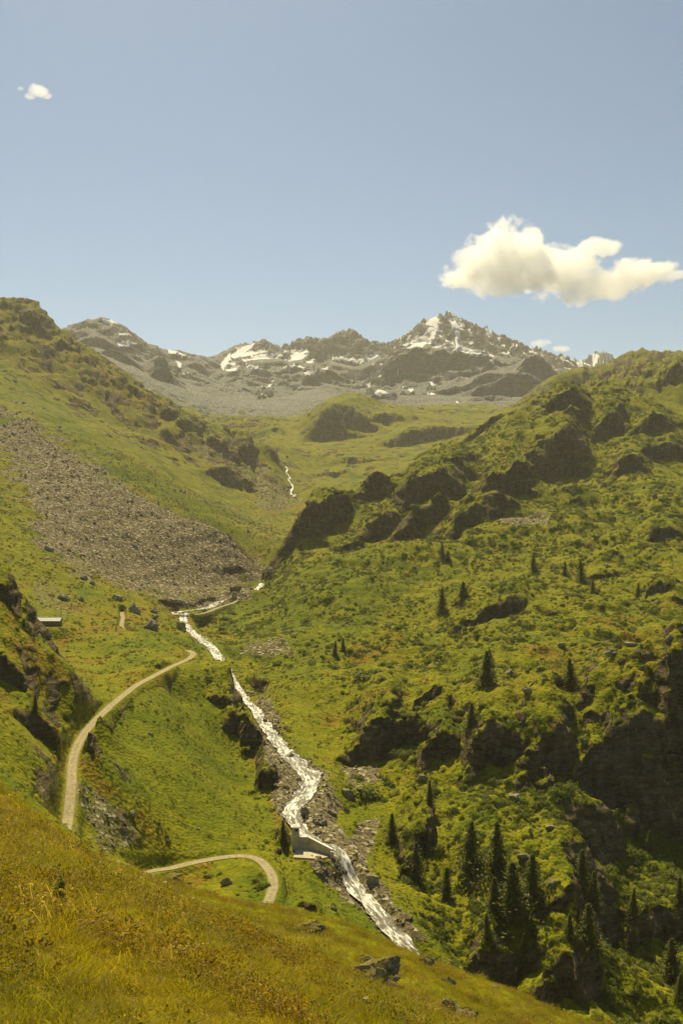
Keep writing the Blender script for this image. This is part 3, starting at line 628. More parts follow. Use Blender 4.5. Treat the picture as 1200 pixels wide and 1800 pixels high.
# ------------------------------------------------------------------ the land as meshes
nr, nc = Z.shape
VV = np.stack([X3, Y3, Z], -1).reshape(-1, 3).astype(np.float32)
COV = np.stack([rock, scree, snow, np.ones_like(Z)], -1).reshape(-1, 4).astype(np.float32)
TUR = np.stack([heath, lush, np.zeros_like(Z), np.ones_like(Z)], -1).reshape(-1, 4).astype(np.float32)
rl = np.concatenate([RIVER_LO[::-1], RIVER_MID[::-1][1:], RIVER_TOP[::-1][1:], np.array([[(500-600)/F*1100,1100,0],[(530-600)/F*1500,1500,0]])])
o_ = np.argsort(rl[:,1]); ru = np.interp(YY, rl[o_,1], (rl[:,0]/rl[:,1])[o_])
rightside = (UU > ru)
reg = np.full(Z.shape, 4)                                       # high valley
reg[(YY <= 1560) & rightside] = 3; reg[(YY <= 2700) & (PX > 1010) & (YY > 1500)] = 3
reg[(YY <= 2050) & (UU < (515-600)/F)] = 2
reg[(YY <= 620) & ~rightside] = 1; reg[(YY > 620) & (YY <= 1560) & ~rightside] = 2
reg[YY > 2740] = 5; reg[YY <= 118] = 0
reg = reg[:-1,:-1].ravel()
idx = np.arange(nr*nc).reshape(nr, nc)
FQ = np.stack([idx[:-1,:-1], idx[:-1,1:], idx[1:,1:], idx[1:,:-1]], -1).reshape(-1, 4)
def quads(name, V, Q, mat, cols=None, smooth=True):
    used = np.unique(Q); mp = np.zeros(V.shape[0], np.int64); mp[used] = np.arange(len(used))
    me = bpy.data.meshes.new(name); me.vertices.add(len(used)); me.vertices.foreach_set('co', V[used].ravel())
    me.loops.add(Q.size); me.polygons.add(len(Q))
    me.loops.foreach_set('vertex_index', mp[Q].ravel().astype(np.int32)); me.polygons.foreach_set('loop_start', np.arange(0, Q.size, Q.shape[1], dtype=np.int32))
    me.polygons.foreach_set('use_smooth', np.full(len(Q), smooth)); me.update(calc_edges=True)
    for nm, A in (cols or {}).items():
        at = me.color_attributes.new(nm, 'FLOAT_COLOR', 'POINT'); at.data.foreach_set('color', A[used].ravel())
    me.materials.append(mat); o = bpy.data.objects.new(name, me); C.objects.link(o); return o
for i, (nm, mt) in enumerate((('grassy_slope', M_NEAR), ('valley_side', M_MID), ('mountain_slope', M_HILL), ('hillside', M_MID), ('high_valley', M_HILL), ('mountains', M_FAR))):
    o = quads(nm, VV, FQ[reg == i], mt, {'cover': COV, 'turf': TUR}); tag(o, kind='structure')
def ribbon(name, line, width, mat, lift, wn=.25, cut=None, nseg=6, rough=0):
    p = line[:,:2]; t = np.gradient(p, axis=0); t /= np.linalg.norm(t, axis=1)[:,None]; nrm = np.c_[-t[:,1], t[:,0]]
    dist = np.r_[0, np.cumsum(np.linalg.norm(np.diff(p, axis=0), axis=1))]
    w_ = np.interp(dist, *width) if isinstance(width, tuple) else np.full(len(p), width)
    wl = w_*(1+wn*gn2(dist/6, dist*0, 5)+.5*wn*gn2(dist/1.7, dist*0, 7)); wr = w_*(1+wn*gn2(dist/6, dist*0+9, 6)+.5*wn*gn2(dist/1.7, dist*0+4, 8))
    q = np.linspace(-1, 1, nseg+1)
    off = np.where(q[None] < 0, q[None]*wl[:,None], q[None]*wr[:,None])
    X = p[:,0][:,None]+nrm[:,0][:,None]*off; Y = p[:,1][:,None]+nrm[:,1][:,None]*off
    zz = base_z(X, Y)
    if rough:   # water: level across, broken by boulders below
        zz = np.minimum(zz.mean(1, keepdims=True)*.6+zz*.4, zz+1.5)+rough*fbm(X, Y, 3.2, 3, 15)
    zz = zz+lift
    n = len(p); V = np.stack([X, Y, zz], -1).reshape(-1, 3).astype(np.float32); ix = np.arange(n*(nseg+1)).reshape(n, nseg+1)
    Q = np.stack([ix[:-1,:-1], ix[:-1,1:], ix[1:,1:], ix[1:,:-1]], -1).reshape(-1, 4)
    o = quads(name, V, Q, mat)
    at = o.data.attributes.new('flow', 'FLOAT_VECTOR', 'POINT')
    fl_ = np.stack([np.repeat(dist[:,None]*.35, nseg+1, 1), off*1.1, off*0], -1).reshape(-1, 3).astype(np.float32); at.data.foreach_set('vector', fl_.ravel())
    if o.data.polygons[0].normal.z < 0: o.data.flip_normals()
    return tag(o, kind='structure')
def fine(line, step=.7):
    d = np.r_[0, np.cumsum(np.linalg.norm(np.diff(line, axis=0), axis=1))]; k = np.arange(0, d[-1], step)
    return np.c_[np.interp(k, d, line[:,0]), np.interp(k, d, line[:,1]), np.interp(k, d, line[:,2])]
ribbon('path', fine(PATH_HI), 1.6, M_PATH, .14, .28); ribbon('path', fine(PATH_LO), 1.5, M_PATH, .12, .28)
ribbon('path', fine(PATH_MD), 1.2, M_PATH, .16, .3); ribbon('path', fine(PATH_FAR), 1.3, M_PATH, .2, .3)
ribbon('river', fine(RIVER_LO), ([0, 40, 90, 130, 170, 300], [1.7, 2.2, 2.8, 3.7, 2.4, 2.4]), M_WATER, .75, .4, nseg=14, rough=.3)
ribbon('river', fine(RIVER_MID), ([0, 40, 110, 200], [1.8, 2.4, 2.8, 2.2]), M_WATER, .6, .4, nseg=8, rough=.25)
ribbon('river', fine(RIVER_TOP), ([0, 60, 120, 200], [2.4, 2.6, 3., 3]), M_WATER, .3, .45, nseg=8, rough=.15)
ribbon('brook', fine(BROOK, 2), 1.7, M_WATER, 1., 1.5, nseg=4, rough=.4)
# ------------------------------------------------------------------ scattered cover (stuff): points carried by the land, shapes instanced on them
PROTO = {}
def soup(parts):
    V = []; Fc = []; n = 0
    for v, f in parts: V.append(v); Fc += [[i+n for i in q] for q in f]; n += len(v)
    return np.concatenate(V), Fc
def proto(name, v, f, mat, smooth=False):
    o = mesh_obj(name, v, f, mat, smooth=smooth, link=False); PROTO.setdefault(name, []).append(o); return o
def leaves(n, shape, size, r, flat=.5):
    "n small folded leaf quads on and in the volume given by shape(dir) -> radius"
    parts = []
    V = np.zeros((n*4, 3)); Q = []
    for i in range(n):
        d = r.normal(size=3); d /= np.linalg.norm(d); d[2] = abs(d[2])*.95+.03
        c = shape(d)*(.72+.33*r.random())*1.0
        nn = d*.8+r.normal(size=3)*flat; nn[2] += .25; nn /= np.linalg.norm(nn)
        a = np.cross(nn, r.normal(size=3)); a /= np.linalg.norm(a)+1e-9; b = np.cross(nn, a)
        s_ = size*(.6+.8*r.random())
        V[i*4:i*4+4] = [c-a*s_, c+b*s_*.7-nn*s_*.2, c+a*s_, c-b*s_*.7-nn*s_*.2]; Q.append([i*4, i*4+1, i*4+2, i*4+3])
    return V, Q
def lump(r, a, b, c, k=3):
    ph = r.random(8)*6.28
    def f(d):
        m = 1+.22*math.sin(k*math.atan2(d[1], d[0])+ph[0])+.16*math.sin(5*d[2]+4*d[0]+ph[1])+.12*math.sin(7*d[1]+ph[2])
        return np.array([d[0]*a, d[1]*b, d[2]*c])*m
    return f
for i in range(4):        # alder bush, about 2 m across
    r = np.random.default_rng(100+i)
    ps = []
    for k in range(5):
        v, q = leaves(70, lump(r, .62, .62, .75), .15, r); v = v+np.array([r.normal()*.45, r.normal()*.45, -.05]); ps.append((v, q))
    v, q = soup(ps); proto('alder', v, q, M_ALDER)
for i in range(3):        # low heath cushion, about 1.2 m across
    r = np.random.default_rng(200+i); v, q = leaves(110, lump(r, .6, .6, .48), .10, r, .8); proto('cushion', v, q, M_JUNI)
def blades(n, spread, h, wd, r, lean=.5, dirn=None):
    V = []; Q = []
    for i in range(n):
        a = r.random()*6.28; rr = spread*math.sqrt(r.random()); x, y = rr*math.cos(a), rr*math.sin(a)
        hh = h*(.5+.7*r.random()); la = r.random()*6.28; lx, ly = math.cos(la)*lean*r.random(), math.sin(la)*lean*r.random()
        if dirn: lx += dirn[0]; ly += dirn[1]
        wa = r.random()*3.14; wx, wy = math.cos(wa)*wd, math.sin(wa)*wd; b = len(V)
        for t, ww in ((0, 1), (.45, .8), (.8, .5)):
            cx, cy = x+lx*hh*t*t, y+ly*hh*t*t; V += [(cx-wx*ww, cy-wy*ww, hh*t), (cx+wx*ww, cy+wy*ww, hh*t)]
        V.append((x+lx*hh, y+ly*hh, hh*.96)); Q += [[b, b+1, b+3, b+2], [b+2, b+3, b+5, b+4], [b+4, b+5, b+6]]
    return np.array(V), Q
for i in range(4):
    r = np.random.default_rng(300+i); v, q = blades(90, .30, .16, .0042, r, 1.2, (.9, -.5)); proto('tuft', v, q, M_GRASS)
for i in range(3):
    r = np.random.default_rng(320+i); v, q = blades(46, .26, .22, .0032, r, 1.0, (.8, -.4)); proto('straw', v, q, M_STRAW)
for i in range(3):        # knee-high berry bushlet, about .6 m
    r = np.random.default_rng(340+i); v, q = leaves(300, lump(r, .28, .28, .19), .015, r, .9); proto('berry', v, q, M_BERRY)
for i in range(3):        # sparse flowering straw heads: tiny pale seeds
    r = np.random.default_rng(360+i); v1, q1 = blades(14, .3, .26, .0028, r, .5, (.3, -.1)); ps = [(v1, q1)]
    for k in range(14):
        t = v1[k*7+6]; v, q = leaves(5, lambda d: d*.022, .012, r); ps.append((v+t-np.array([0, 0, .01]), q))
    v, q = soup(ps); proto('seed', v, q, M_STRAW)
def rock_mesh(seed, sub=2, flat=.65, jag=.28):
    r = np.random.default_rng(seed); bm = bmesh.new(); bmesh.ops.create_icosphere(bm, subdivisions=sub, radius=1)
    pl = [(lambda d: d/np.linalg.norm(d))(r.normal(size=3)) for _ in range(11)]; pd = [.55+.35*r.random() for _ in pl]
    st = np.array([.8+.5*r.random(), .7+.4*r.random(), flat])
    for v in bm.verts:
        p = np.array(v.co)*1.15
        for n_, d_ in zip(pl, pd):
            e = p@n_-d_
            if e > 0: p = p-n_*e
        p = p*st; q = 3.1*p+seed; p = p*(1+jag*.35*math.sin(q[0]*2.1+q[1])*math.sin(q[1]*2.7+q[2])+jag*.15*math.sin(q[2]*7+q[0]*5))
        v.co = p
    V = np.array([v.co[:] for v in bm.verts]); Q = [[v.index for v in f.verts] for f in bm.faces]; bm.free(); return V, Q
for i in range(5):
    v, q = rock_mesh(400+i, 1, .55); proto('rubble', v, q, None)
def scatter(name, pts, scl, protos, mat=None, yaw=True, tilt=.15, seed=1):
    pts = np.asarray(pts, np.float32); n = len(pts); r = np.random.default_rng(seed)
    me = bpy.data.meshes.new(name); me.vertices.add(n); me.vertices.foreach_set('co', pts.ravel())
    scl = np.asarray(scl, np.float32)
    if scl.ndim == 1: scl = np.repeat(scl[:,None], 3, 1)*np.c_[.8+.4*r.random(n), .8+.4*r.random(n), .75+.5*r.random(n)]
    rot = np.c_[r.normal(size=n)*tilt, r.normal(size=n)*tilt, r.random(n)*6.283 if yaw else np.zeros(n)]
    for nm, A in (('scl', scl), ('rot', rot)):
        at = me.attributes.new(nm, 'FLOAT_VECTOR', 'POINT'); at.data.foreach_set('vector', np.asarray(A, np.float32).ravel())
    o = bpy.data.objects.new(name, me); C.objects.link(o)
    col = bpy.data.collections.new(name+'_shapes')
    for p in protos: 
        q = p
        if mat: q = p.copy(); q.data = p.data.copy(); q.data.materials.clear(); q.data.materials.append(mat)
        col.objects.link(q)
    ng = bpy.data.node_groups.new(name+'_scatter', 'GeometryNodeTree')
    ng.interface.new_socket('Geometry', in_out='INPUT', socket_type='NodeSocketGeometry'); ng.interface.new_socket('Geometry', in_out='OUTPUT', socket_type='NodeSocketGeometry')
    gi = ng.nodes.new('NodeGroupInput'); go = ng.nodes.new('NodeGroupOutput'); ip = ng.nodes.new('GeometryNodeInstanceOnPoints'); ci = ng.nodes.new('GeometryNodeCollectionInfo')
    ci.inputs['Collection'].default_value = col; ci.inputs['Separate Children'].default_value = True; ci.inputs['Reset Children'].default_value = True
    na = ng.nodes.new('GeometryNodeInputNamedAttribute'); na.data_type = 'FLOAT_VECTOR'; na.inputs['Name'].default_value = 'scl'
    nb = ng.nodes.new('GeometryNodeInputNamedAttribute'); nb.data_type = 'FLOAT_VECTOR'; nb.inputs['Name'].default_value = 'rot'
    e2 = ng.nodes.new('FunctionNodeEulerToRotation')
    ip.inputs['Pick Instance'].default_value = True
    k = ng.links.new; k(gi.outputs[0], ip.inputs['Points']); k(ci.outputs[0], ip.inputs['Instance']); k(na.outputs['Attribute'], ip.inputs['Scale'])
    k(nb.outputs['Attribute'], e2.inputs[0]); k(e2.outputs[0], ip.inputs['Rotation']); k(ip.outputs[0], go.inputs[0])
    o.modifiers.new('scatter', 'NODES').node_group = ng
    return tag(o, kind='stuff')
# seen land: a cell counts when nothing nearer stands higher in its column
TAN = Z/YY; run = np.maximum.accumulate(TAN, axis=0); SEEN = (TAN >= run-.008) & (np.abs(UU) < .42)
calmw = (dPm > 2.6) & (dRm > 5.5)
du_ = np.gradient(fu)[None,:]; ds_ = np.gradient(fs)[:,None]; AREA = YY*YY*du_*ds_*np.sqrt(1+SL**2)
def pick(dens, mask, seed, lift=0., extra=None):
    "random points with the given density per square metre of ground"
    r = np.random.default_rng(seed); e = np.where(mask & SEEN, dens*AREA, 0); n = r.poisson(np.clip(e, 0, 50))
    j, i = np.nonzero(n); k = n[j, i]; j = np.repeat(j, k); i = np.repeat(i, k)
    a = r.random(len(j)); b = r.random(len(j)); j1 = np.minimum(j+1, nr-1); i1 = np.minimum(i+1, nc-1)
    def bl(A): return A[j,i]*(1-a)*(1-b)+A[j,i1]*a*(1-b)+A[j1,i]*(1-a)*b+A[j1,i1]*a*b
    return np.c_[bl(X3), bl(Y3), bl(Z)+lift], j, i
bushn = fbm(XX, YY, 26, 4, 301, .6); bushm = fbm(XX, YY, 90, 3, 303)
open_ = (rock < .5) & (scree < .6) & calmw
# alder thickets: right hillside, thick in the bottom right, sparser elsewhere
dens = .045*sst(-.35, .35, bushn+.5*bushm+.12)*sst(430, 560, YY)*(1-sst(1150, 1400, YY))*(1-.75*heath)
dens = np.where((YY <= 560) & (UU > 0), .075*sst(-.3, .25, bushn+.3*bushm+.1)*(1-.8*heath), dens)
for poly, k in (([(1060,1400),(1300,1380),(1300,1900),(1080,1900),(1050,1700),(1060,1600)], .26), ([(680,1480),(760,1440),(900,1480),(1000,1560),(1050,1700),(900,1800),(740,1640)], .16), ([(800,1370),(1000,1380),(1060,1470),(960,1450),(840,1440)], .2), ([(700,1190),(830,1290),(780,1370),(700,1330)], .07)):
    m = zone(poly, 225, 420); dens[m] = np.maximum(dens[m], k)
dens *= (zone([(-50,1000),(-50,1500),(520,1500),(470,1200),(350,1100)], 200, 700) < .5)
tierm = (UU > ru) & (YY > 215) & (YY < 1400)
p, j, i = pick(dens, tierm & open_, 5, -.15)
sc_ = np.random.default_rng(3).lognormal(-.28, .42, len(p))*np.clip(.75+p[:,1]/900, .9, 1.7)
tag(scatter('alder_scrub', p, sc_, PROTO['alder']), 'dense green alder scrub covering the right hillside and ravine', 'shrubs')
print('alder', len(p))
# left side bushes: gorge rim, crag, between the paths
dens = .012*sst(0, .5, bushn+.2*bushm)
for poly, k in (([(350,1180),(440,1210),(500,1400),(500,1490),(450,1420),(400,1290),(330,1230)], .05), ([(0,1000),(170,1250),(130,1330),(0,1250)], .05), ([(290,1180),(330,1160),(260,1210)], .05), ([(200,1440),(470,1480),(440,1505),(300,1520),(220,1500)], .05), ([(290,1540),(470,1530),(460,1580),(330,1570)], .06)):
    m = zone(poly, 215, 500); dens[m] = np.maximum(dens[m], k*sst(-.5, .3, bushn)[m])
p, j, i = pick(dens, (~rightside) & (YY > 200) & (YY < 560) & open_, 6, -.1)
tag(scatter('low_scrub', p, np.random.default_rng(4).lognormal(-.45, .35, len(p)), PROTO['alder']), 'low green bushes on the slopes left of the stream', 'shrubs')
print('low', len(p))
# heath cushions and herbs give the turf its grain everywhere between 120 m and 1 km
dens = np.clip(60./YY, .02, .3)**1.1*1.5*sst(-.6, .4, n2+.4*bushn)
p, j, i = pick(dens, (YY > 205) & (YY < 1250) & (rock < .75) & (scree < .7) & (dPm > 2.2) & (dRm > 4.5), 7, -.06)
tag(scatter('turf_tussocks', p, np.random.default_rng(5).lognormal(-.35, .35, len(p))*np.clip(p[:,1]/420, .75, 2.), PROTO['cushion']), 'green and brown tussocks of heath and herbs over the valley slopes', 'tussocks')
print('cush', len(p))
# rubble: scree fan, river banks, boulder fields
M_RUB = N('scree_stone'); oi = M_RUB.n('ShaderNodeObjectInfo'); f = M_RUB.noise(.9, 4, .6)
M_RUB = M_RUB.out(M_RUB.mix(M_RUB.ramp(f, .3, .7), M_RUB.mix(oi.outputs['Random'], (.070, .058, .030), (.215, .18, .095)), M_RUB.mix(oi.outputs['Random'], (.13, .107, .058), (.33, .285, .17))), None, .95)
dens = sst(.3, .9, scree)*np.clip(9./YY, .004, .3)**1.0*1.25
dens = np.where(YY > 500, sst(.25, .9, scree)*.12, sst(.25, .8, scree)*.32)*(YY < 1700)+.0012*(YY < 1500)*(YY > 210)+.35*sst(12, 3, dRm)*sst(2., 4., dRm)*(YY < 480)+.07*(dRm < 3.5)*(YY < 480)*sst(-.2, .5, n2)+.12*sst(9, 3, dRm)*(YY >= 480)+.02*np.exp(-dRm/1.5)
p, j, i = pick(dens, (YY > 205) & (dPm > 2.), 8, 0.)
d_ = p[:,1]; s_ = np.random.default_rng(6).lognormal(-.55, .55, len(p))*np.where(d_ > 500, np.clip(d_/1000, .55, 1.2), .60); s_ = np.clip(s_, .15, 3.2)
tag(scatter('scree_rubble', p, s_, PROTO['rubble'], M_RUB, tilt=.5), 'grey brown broken stones of the scree fan and stream banks', 'rubble')
print('rub', len(p))
# meadow underfoot
fore = (YY < 118) & (YY > 3.2)
SEENF = SEEN
pat = fbm(XX, YY, 3.2, 4, 311, .6)
def fd(base): return base*np.clip(16./YY, .22, 1.6)
gz = np.clip(YY/22, .8, 2.6)
for nm, base, msk, sd_, sc0, lab in (('tuft', 26, sst(-.9, .1, -pat+.3*(1-heath)), 21, .66, 'green and yellow meadow grass leaning on the near slope'),
        ('straw', 4, sst(.1, .6, fbm(XX, YY, 4.5, 3, 313)), 22, .8, 'pale dry grass tussocks in the near meadow'),
        ('berry', 13, sst(-.05, .35, pat+.35*(heath-.5)), 23, .95, 'low green and rusty berry shrubs in the near meadow'),
        ('seed', 4., sst(-.1, .5, pat+heath-.55), 24, .8, 'straw coloured seed heads among the berry shrubs')):
    p, j, i = pick(fd(base)*msk, fore, sd_, -.02)
    q = np.random.default_rng(sd_).lognormal(0, .25, len(p))*sc0*np.clip(p[:,1]/18, .85, 1.35)
    tag(scatter({'tuft':'meadow_grass','straw':'dry_grass','berry':'berry_shrubs','seed':'seed_heads'}[nm], p, q, PROTO[nm], tilt=.2, seed=sd_), lab, 'grass' if nm != 'berry' else 'shrubs')
    print(nm, len(p))
# ------------------------------------------------------------------ conifers
def conifer_mesh(seed, dens=1.):
    "unit tree one metre tall: (trunk, crown)"
    r = np.random.default_rng(seed); V = []; Q = []
    base = .03+.10*r.random(); nw = 20; wid = .20+.05*r.random()
    for k in range(nw):
        t = k/(nw-1); z = base+(1-base)*t**.92; Rr = wid*(1-t)**.8*(.6+.65*r.random())+.012
        nb = int((11-4*t)*dens)+3
        for j in range(nb):
            if r.random() < .12: continue
            a = 2*math.pi*(j+r.random()*.8)/nb+k*1.3; ln_ = Rr*(.6+.6*r.random()); droop = -.25+.35*t+r.normal()*.12
            dx, dy = math.cos(a), math.sin(a)
            for q in range(6):
                f = (q+.6)/6; cx, cy, cz = dx*ln_*f, dy*ln_*f, z+ln_*f*droop*(.7+.5*f)
                s_ = (.022*(1.15-f*.6))*(1.15-.55*t)
                for e in range(2):
                    n_ = r.normal(size=3); n_[2] += 1.; n_ /= np.linalg.norm(n_); u = np.cross(n_, [dx, dy, r.normal()*.3]); u /= np.linalg.norm(u); v = np.cross(n_, u)
                    c = np.array([cx, cy, cz])+r.normal(size=3)*.009; b = len(V)
                    V += [c-u*s_*1.25, c+v*s_*.7, c+u*s_*1.25, c-v*s_*.9]; Q.append([b, b+1, b+2, b+3])
    TV = []; TQ = []; ns = 7
    for k in range(6):
        t = k/5; R = .017*(1-t)+.002; ox, oy = .006*math.sin(3*t+seed), .006*math.cos(2*t+seed)
        for j in range(ns): TV.append((ox+R*math.cos(j*6.283/ns), oy+R*math.sin(j*6.283/ns), -.05+t*1.03))
    for k in range(5):
        for j in range(ns): TQ.append((k*ns+j, k*ns+(j+1) % ns, (k+1)*ns+(j+1) % ns, (k+1)*ns+j))
    return (np.array(TV), TQ), (np.array(V), Q)
CON = []
for sd_ in range(5):
    (tv, tq), (cv_, cq) = conifer_mesh(sd_+3, 1.15 if sd_ % 2 else .95)
    root = bpy.data.objects.new('conifer', None); t = mesh_obj('trunk', tv, tq, M_BARK, link=False); c = mesh_obj('crown', cv_, cq, M_NEEDLE, link=False)
    CON.append((root, t, c))
TREES = [  # foot x, y, height px, width factor, label
 (777,980,27,1,'slim conifer on the brow of a rock outcrop high on the hillside'),
 (787,987,20,1.1,'shorter conifer touching the slim one on the high rock outcrop'),
 (937,1003,28,1,'dark conifer left of a row of small high rocks'),
 (992,1010,24,.9,'small conifer between two others above the high rocks'),
 (1022,1021,37,1,'tallest of the row of conifers above the high rocks'),
 (1041,1040,24,.9,'small conifer just below the tallest of the high row'),
 (1120,1048,24,.9,'lone conifer at the right end of the high row'),
 (776,1078,44,1,'narrow conifer left of the diagonal dark rock'),
 (813,1052,30,1.5,'bushy conifer on top of the diagonal dark rock'),
 (862,1172,32,1,'smaller conifer half behind the broad one in the middle of the hillside'),
 (855,1206,62,1.25,'broad dark conifer alone in the middle of the hillside'),
 (1003,1211,54,1,'dark conifer on the brown shoulder above the great cliff'),
 (827,1283,48,1,'light green conifer on the rib left of the great cliff'),
 (588,1151,26,.9,'left of two small conifers low on the open hillside'),
 (603,1146,26,.9,'right of two small conifers low on the open hillside'),
 (755,1413,42,.9,'conifer by the gully below the dark triangular rock face'),
 (690,1482,52,.9,'thin conifer above the boulder field by the stream'),
 (730,1532,52,1,'conifer leaning on the pale crag right of the stream'),
 (785,1582,56,.9,'dark conifer low in the scrub above the end of the stream'),
 (826,1532,88,1,'tall dark conifer at the left of the ravine grove'),
 (875,1545,98,1,'tallest and darkest conifer of the ravine grove'),
 (903,1625,108,1.1,'large conifer in front at the centre of the ravine grove'),
 (935,1585,84,1,'conifer at the right of the ravine grove under a pale rock'),
 (868,1602,60,1,'conifer squeezed behind the large one of the ravine grove'),
 (1022,1565,74,.9,'conifer on the edge of the mossy knoll above the dark gully'),
 (1042,1600,70,.9,'conifer hanging over the dark gully below the knoll edge'),
 (1033,1672,84,1,'pale green conifer at the corner of the lower cliff'),
 (1000,1650,44,1.1,'small yellowish conifer on top of the lower cliff'),
 (920,1702,60,.8,'slender green conifer at the foot of the lower cliff'),
 (857,1655,50,.9,'small dark conifer on the ledge left of the lower cliff'),
 (1112,1615,54,.9,'dark conifer in the middle of the right hand scrub'),
 (1180,1725,74,1.1,'green conifer low in the ravine at the right edge'),
 (1194,1605,64,.9,'dark conifer upper right in the ravine scrub'),
 (1140,1494,34,.9,'small conifer in the scrub beneath the shadowed cliff'),
 (1170,1650,30,1,'little conifer on the ledge above the ravine floor'),
 (499,1486,46,.9,'dark conifer on the bank beside the water intake'),
 (61,1252,32,.9,'small conifer on the dark crag above the upper path'),
 (1196,1760,50,1,'conifer at the bottom right corner of the ravine'),
]
first = set()
for k, (x, y, h, wf, lab) in enumerate(TREES):
    p = cast(x, y, 150)
    if p is None: continue
    i = k % 5; rt, t, c = CON[i]
    if i in first: rt, t, c = rt.copy(), t.copy(), c.copy()
    first.add(i)
    for o in (rt, t, c): C.objects.link(o)
    t.parent = rt; c.parent = rt
    H = h/F*p[1]*1.02; rt.location = (p[0], p[1]+.3, p[2]-.35-.02*H); rt.scale = (H*wf*1.65, H*wf*1.65, H); rt.rotation_euler = (random.uniform(-.06, .06), random.uniform(-.06, .06), random.uniform(0, 6.28))
    tag(rt, lab, 'conifer', 'conifers scattered over the slopes')
# ------------------------------------------------------------------ boulders one can tell apart
BOULD = [  # x, y of the foot, width px, height px, near?, tint, label
 (113,1055,25,12,1,'dark boulder on the meadow, left end of the row above the hut'),
 (142,1056,13,8,1,'small grey boulder just right of the dark one above the hut'),
 (208,1055,22,10,1,'low dark boulder at the lower edge of the scree'),
 (236,1077,25,16,1,'brownish peaked boulder behind the short piece of track'),
 (271,1088,17,9,1,'small dark boulder between the two big ones near the stream'),
 (270,1077,18,9,1,'dark grey boulder with a pale stone at its left side'),
 (264,1106,29,18,1,'big pyramid shaped boulder in the meadow right of the track'),
 (317,1108,20,17,1,'dark boulder on the left bank beneath the footbridge'),
 (306,1060,22,9,1,'flat grey boulder at the foot of the scree near the stream bend'),
 (86,968,18,11,0,'dark slab lying on the grass left of the scree fan'),
 (147,1019,17,9,0,'dark boulder at the lower left rim of the scree fan'),
 (162,1027,12,7,0,'small boulder beside the one at the scree rim'),
 (895,1187,16,12,1,'grey boulder right of the broad conifer'),
 (928,1219,22,13,1,'pale rounded boulder above the great cliff'),
 (986,1138,17,9,1,'pointed pale boulder on the brown shoulder'),
 (1024,1141,8,5,1,'small pale stone right of the pointed boulder'),
 (1077,1150,28,10,1,'wide pale slab on the brown shoulder'),
 (1108,1136,26,8,1,'flat pale slab above the wide one on the brown shoulder'),
 (1177,1126,14,12,1,'stone block perched on the rock lip at the right edge'),
 (1049,945,16,6,0,'pale flat stone high on the green hillside'),
 (906,1407,26,12,1,'pale boulder in the bushes under the great cliff'),
 (966,1457,22,7,1,'pale flat rock on the green knoll'),
 (932,1465,8,10,1,'upright pale stone on the green knoll'),
 (921,1512,26,14,1,'pale boulder above the conifer grove'),
 (970,1558,18,14,1,'pale slab among the bushes below the knoll'),
 (1164,1571,10,12,1,'pale stone in the right hand scrub'),
 (742,1374,26,14,1,'pale slab beside the gully under the rock face'),
 (653,1552,25,16,1,'large grey boulder on the right bank near the lower rapids'),
 (560,1450,30,14,1,'slanted slab on the right bank opposite the intake'),
 (536,1432,20,15,1,'grey boulder in the rapids above the intake'),
 (610,1400,24,14,1,'pale boulder in the rubble right of the upper rapids'),
 (583,1432,22,10,1,'pale slab in the rubble right of the rapids'),
 (466,1272,10,9,1,'small dark rock standing in the white water near its start'),
 (482,1284,10,8,1,'second dark rock in the white water, just downstream'),
 (586,1600,14,9,1,'pale stone on the near bank below the intake'),
 (508,1604,12,9,1,'white stone in the grass below the little gravel bank'),
 (232,1433,14,9,1,'stone sticking out of the green slope between the paths'),
]
BOULD_NEAR = [
 (310,1587,36,15,'pale flat rock in the meadow below the lower path'),
 (398,1556,22,12,'dark rock with a shadowed hollow inside the path bend'),
 (295,1546,40,8,'thin pale slab at the near end of the lower path'),
 (664,1730,84,38,'big mossy boulder with pale edges on the near slope'),
 (643,1694,30,12,'pale stone leaning behind the big mossy boulder'),
 (586,1727,24,9,'small pale rock left of the big mossy boulder'),
 (752,1700,28,17,'grey block at the brow above the end of the stream'),
 (790,1733,26,13,'light stone on the brow right of the grey block'),
 (785,1776,42,19,'ragged rock with grass on top at the bottom of the near slope'),
 (818,1797,38,20,'layered rock lowest at the bottom of the near slope'),
 (867,1738,14,5,'flat stone at the lip of the near slope'),
 (540,1640,60,14,'dark overhanging turf bank with a hollow beneath'),
]
MOSS = N('mossy_rock'); _g = MOSS.noise(2.6, 5, .7); _nz = MOSS.n('ShaderNodeNewGeometry'); _sp = MOSS.n('ShaderNodeSeparateXYZ'); MOSS.l(_nz.outputs['Normal'], _sp.inputs[0])
_k = MOSS.ramp(MOSS.math('ADD', _g, MOSS.math('MULTIPLY', _sp.outputs[2], .28)), .58, .74)
MOSS = MOSS.out(MOSS.mix(_k, MOSS.mix(MOSS.ramp(MOSS.noise(5, 5, .7), .35, .62), (.13, .11, .07), (.40, .36, .26)), (.15, .12, .018)), MOSS.bump(MOSS.noise(6, 6, .7), 1., .12), .95)
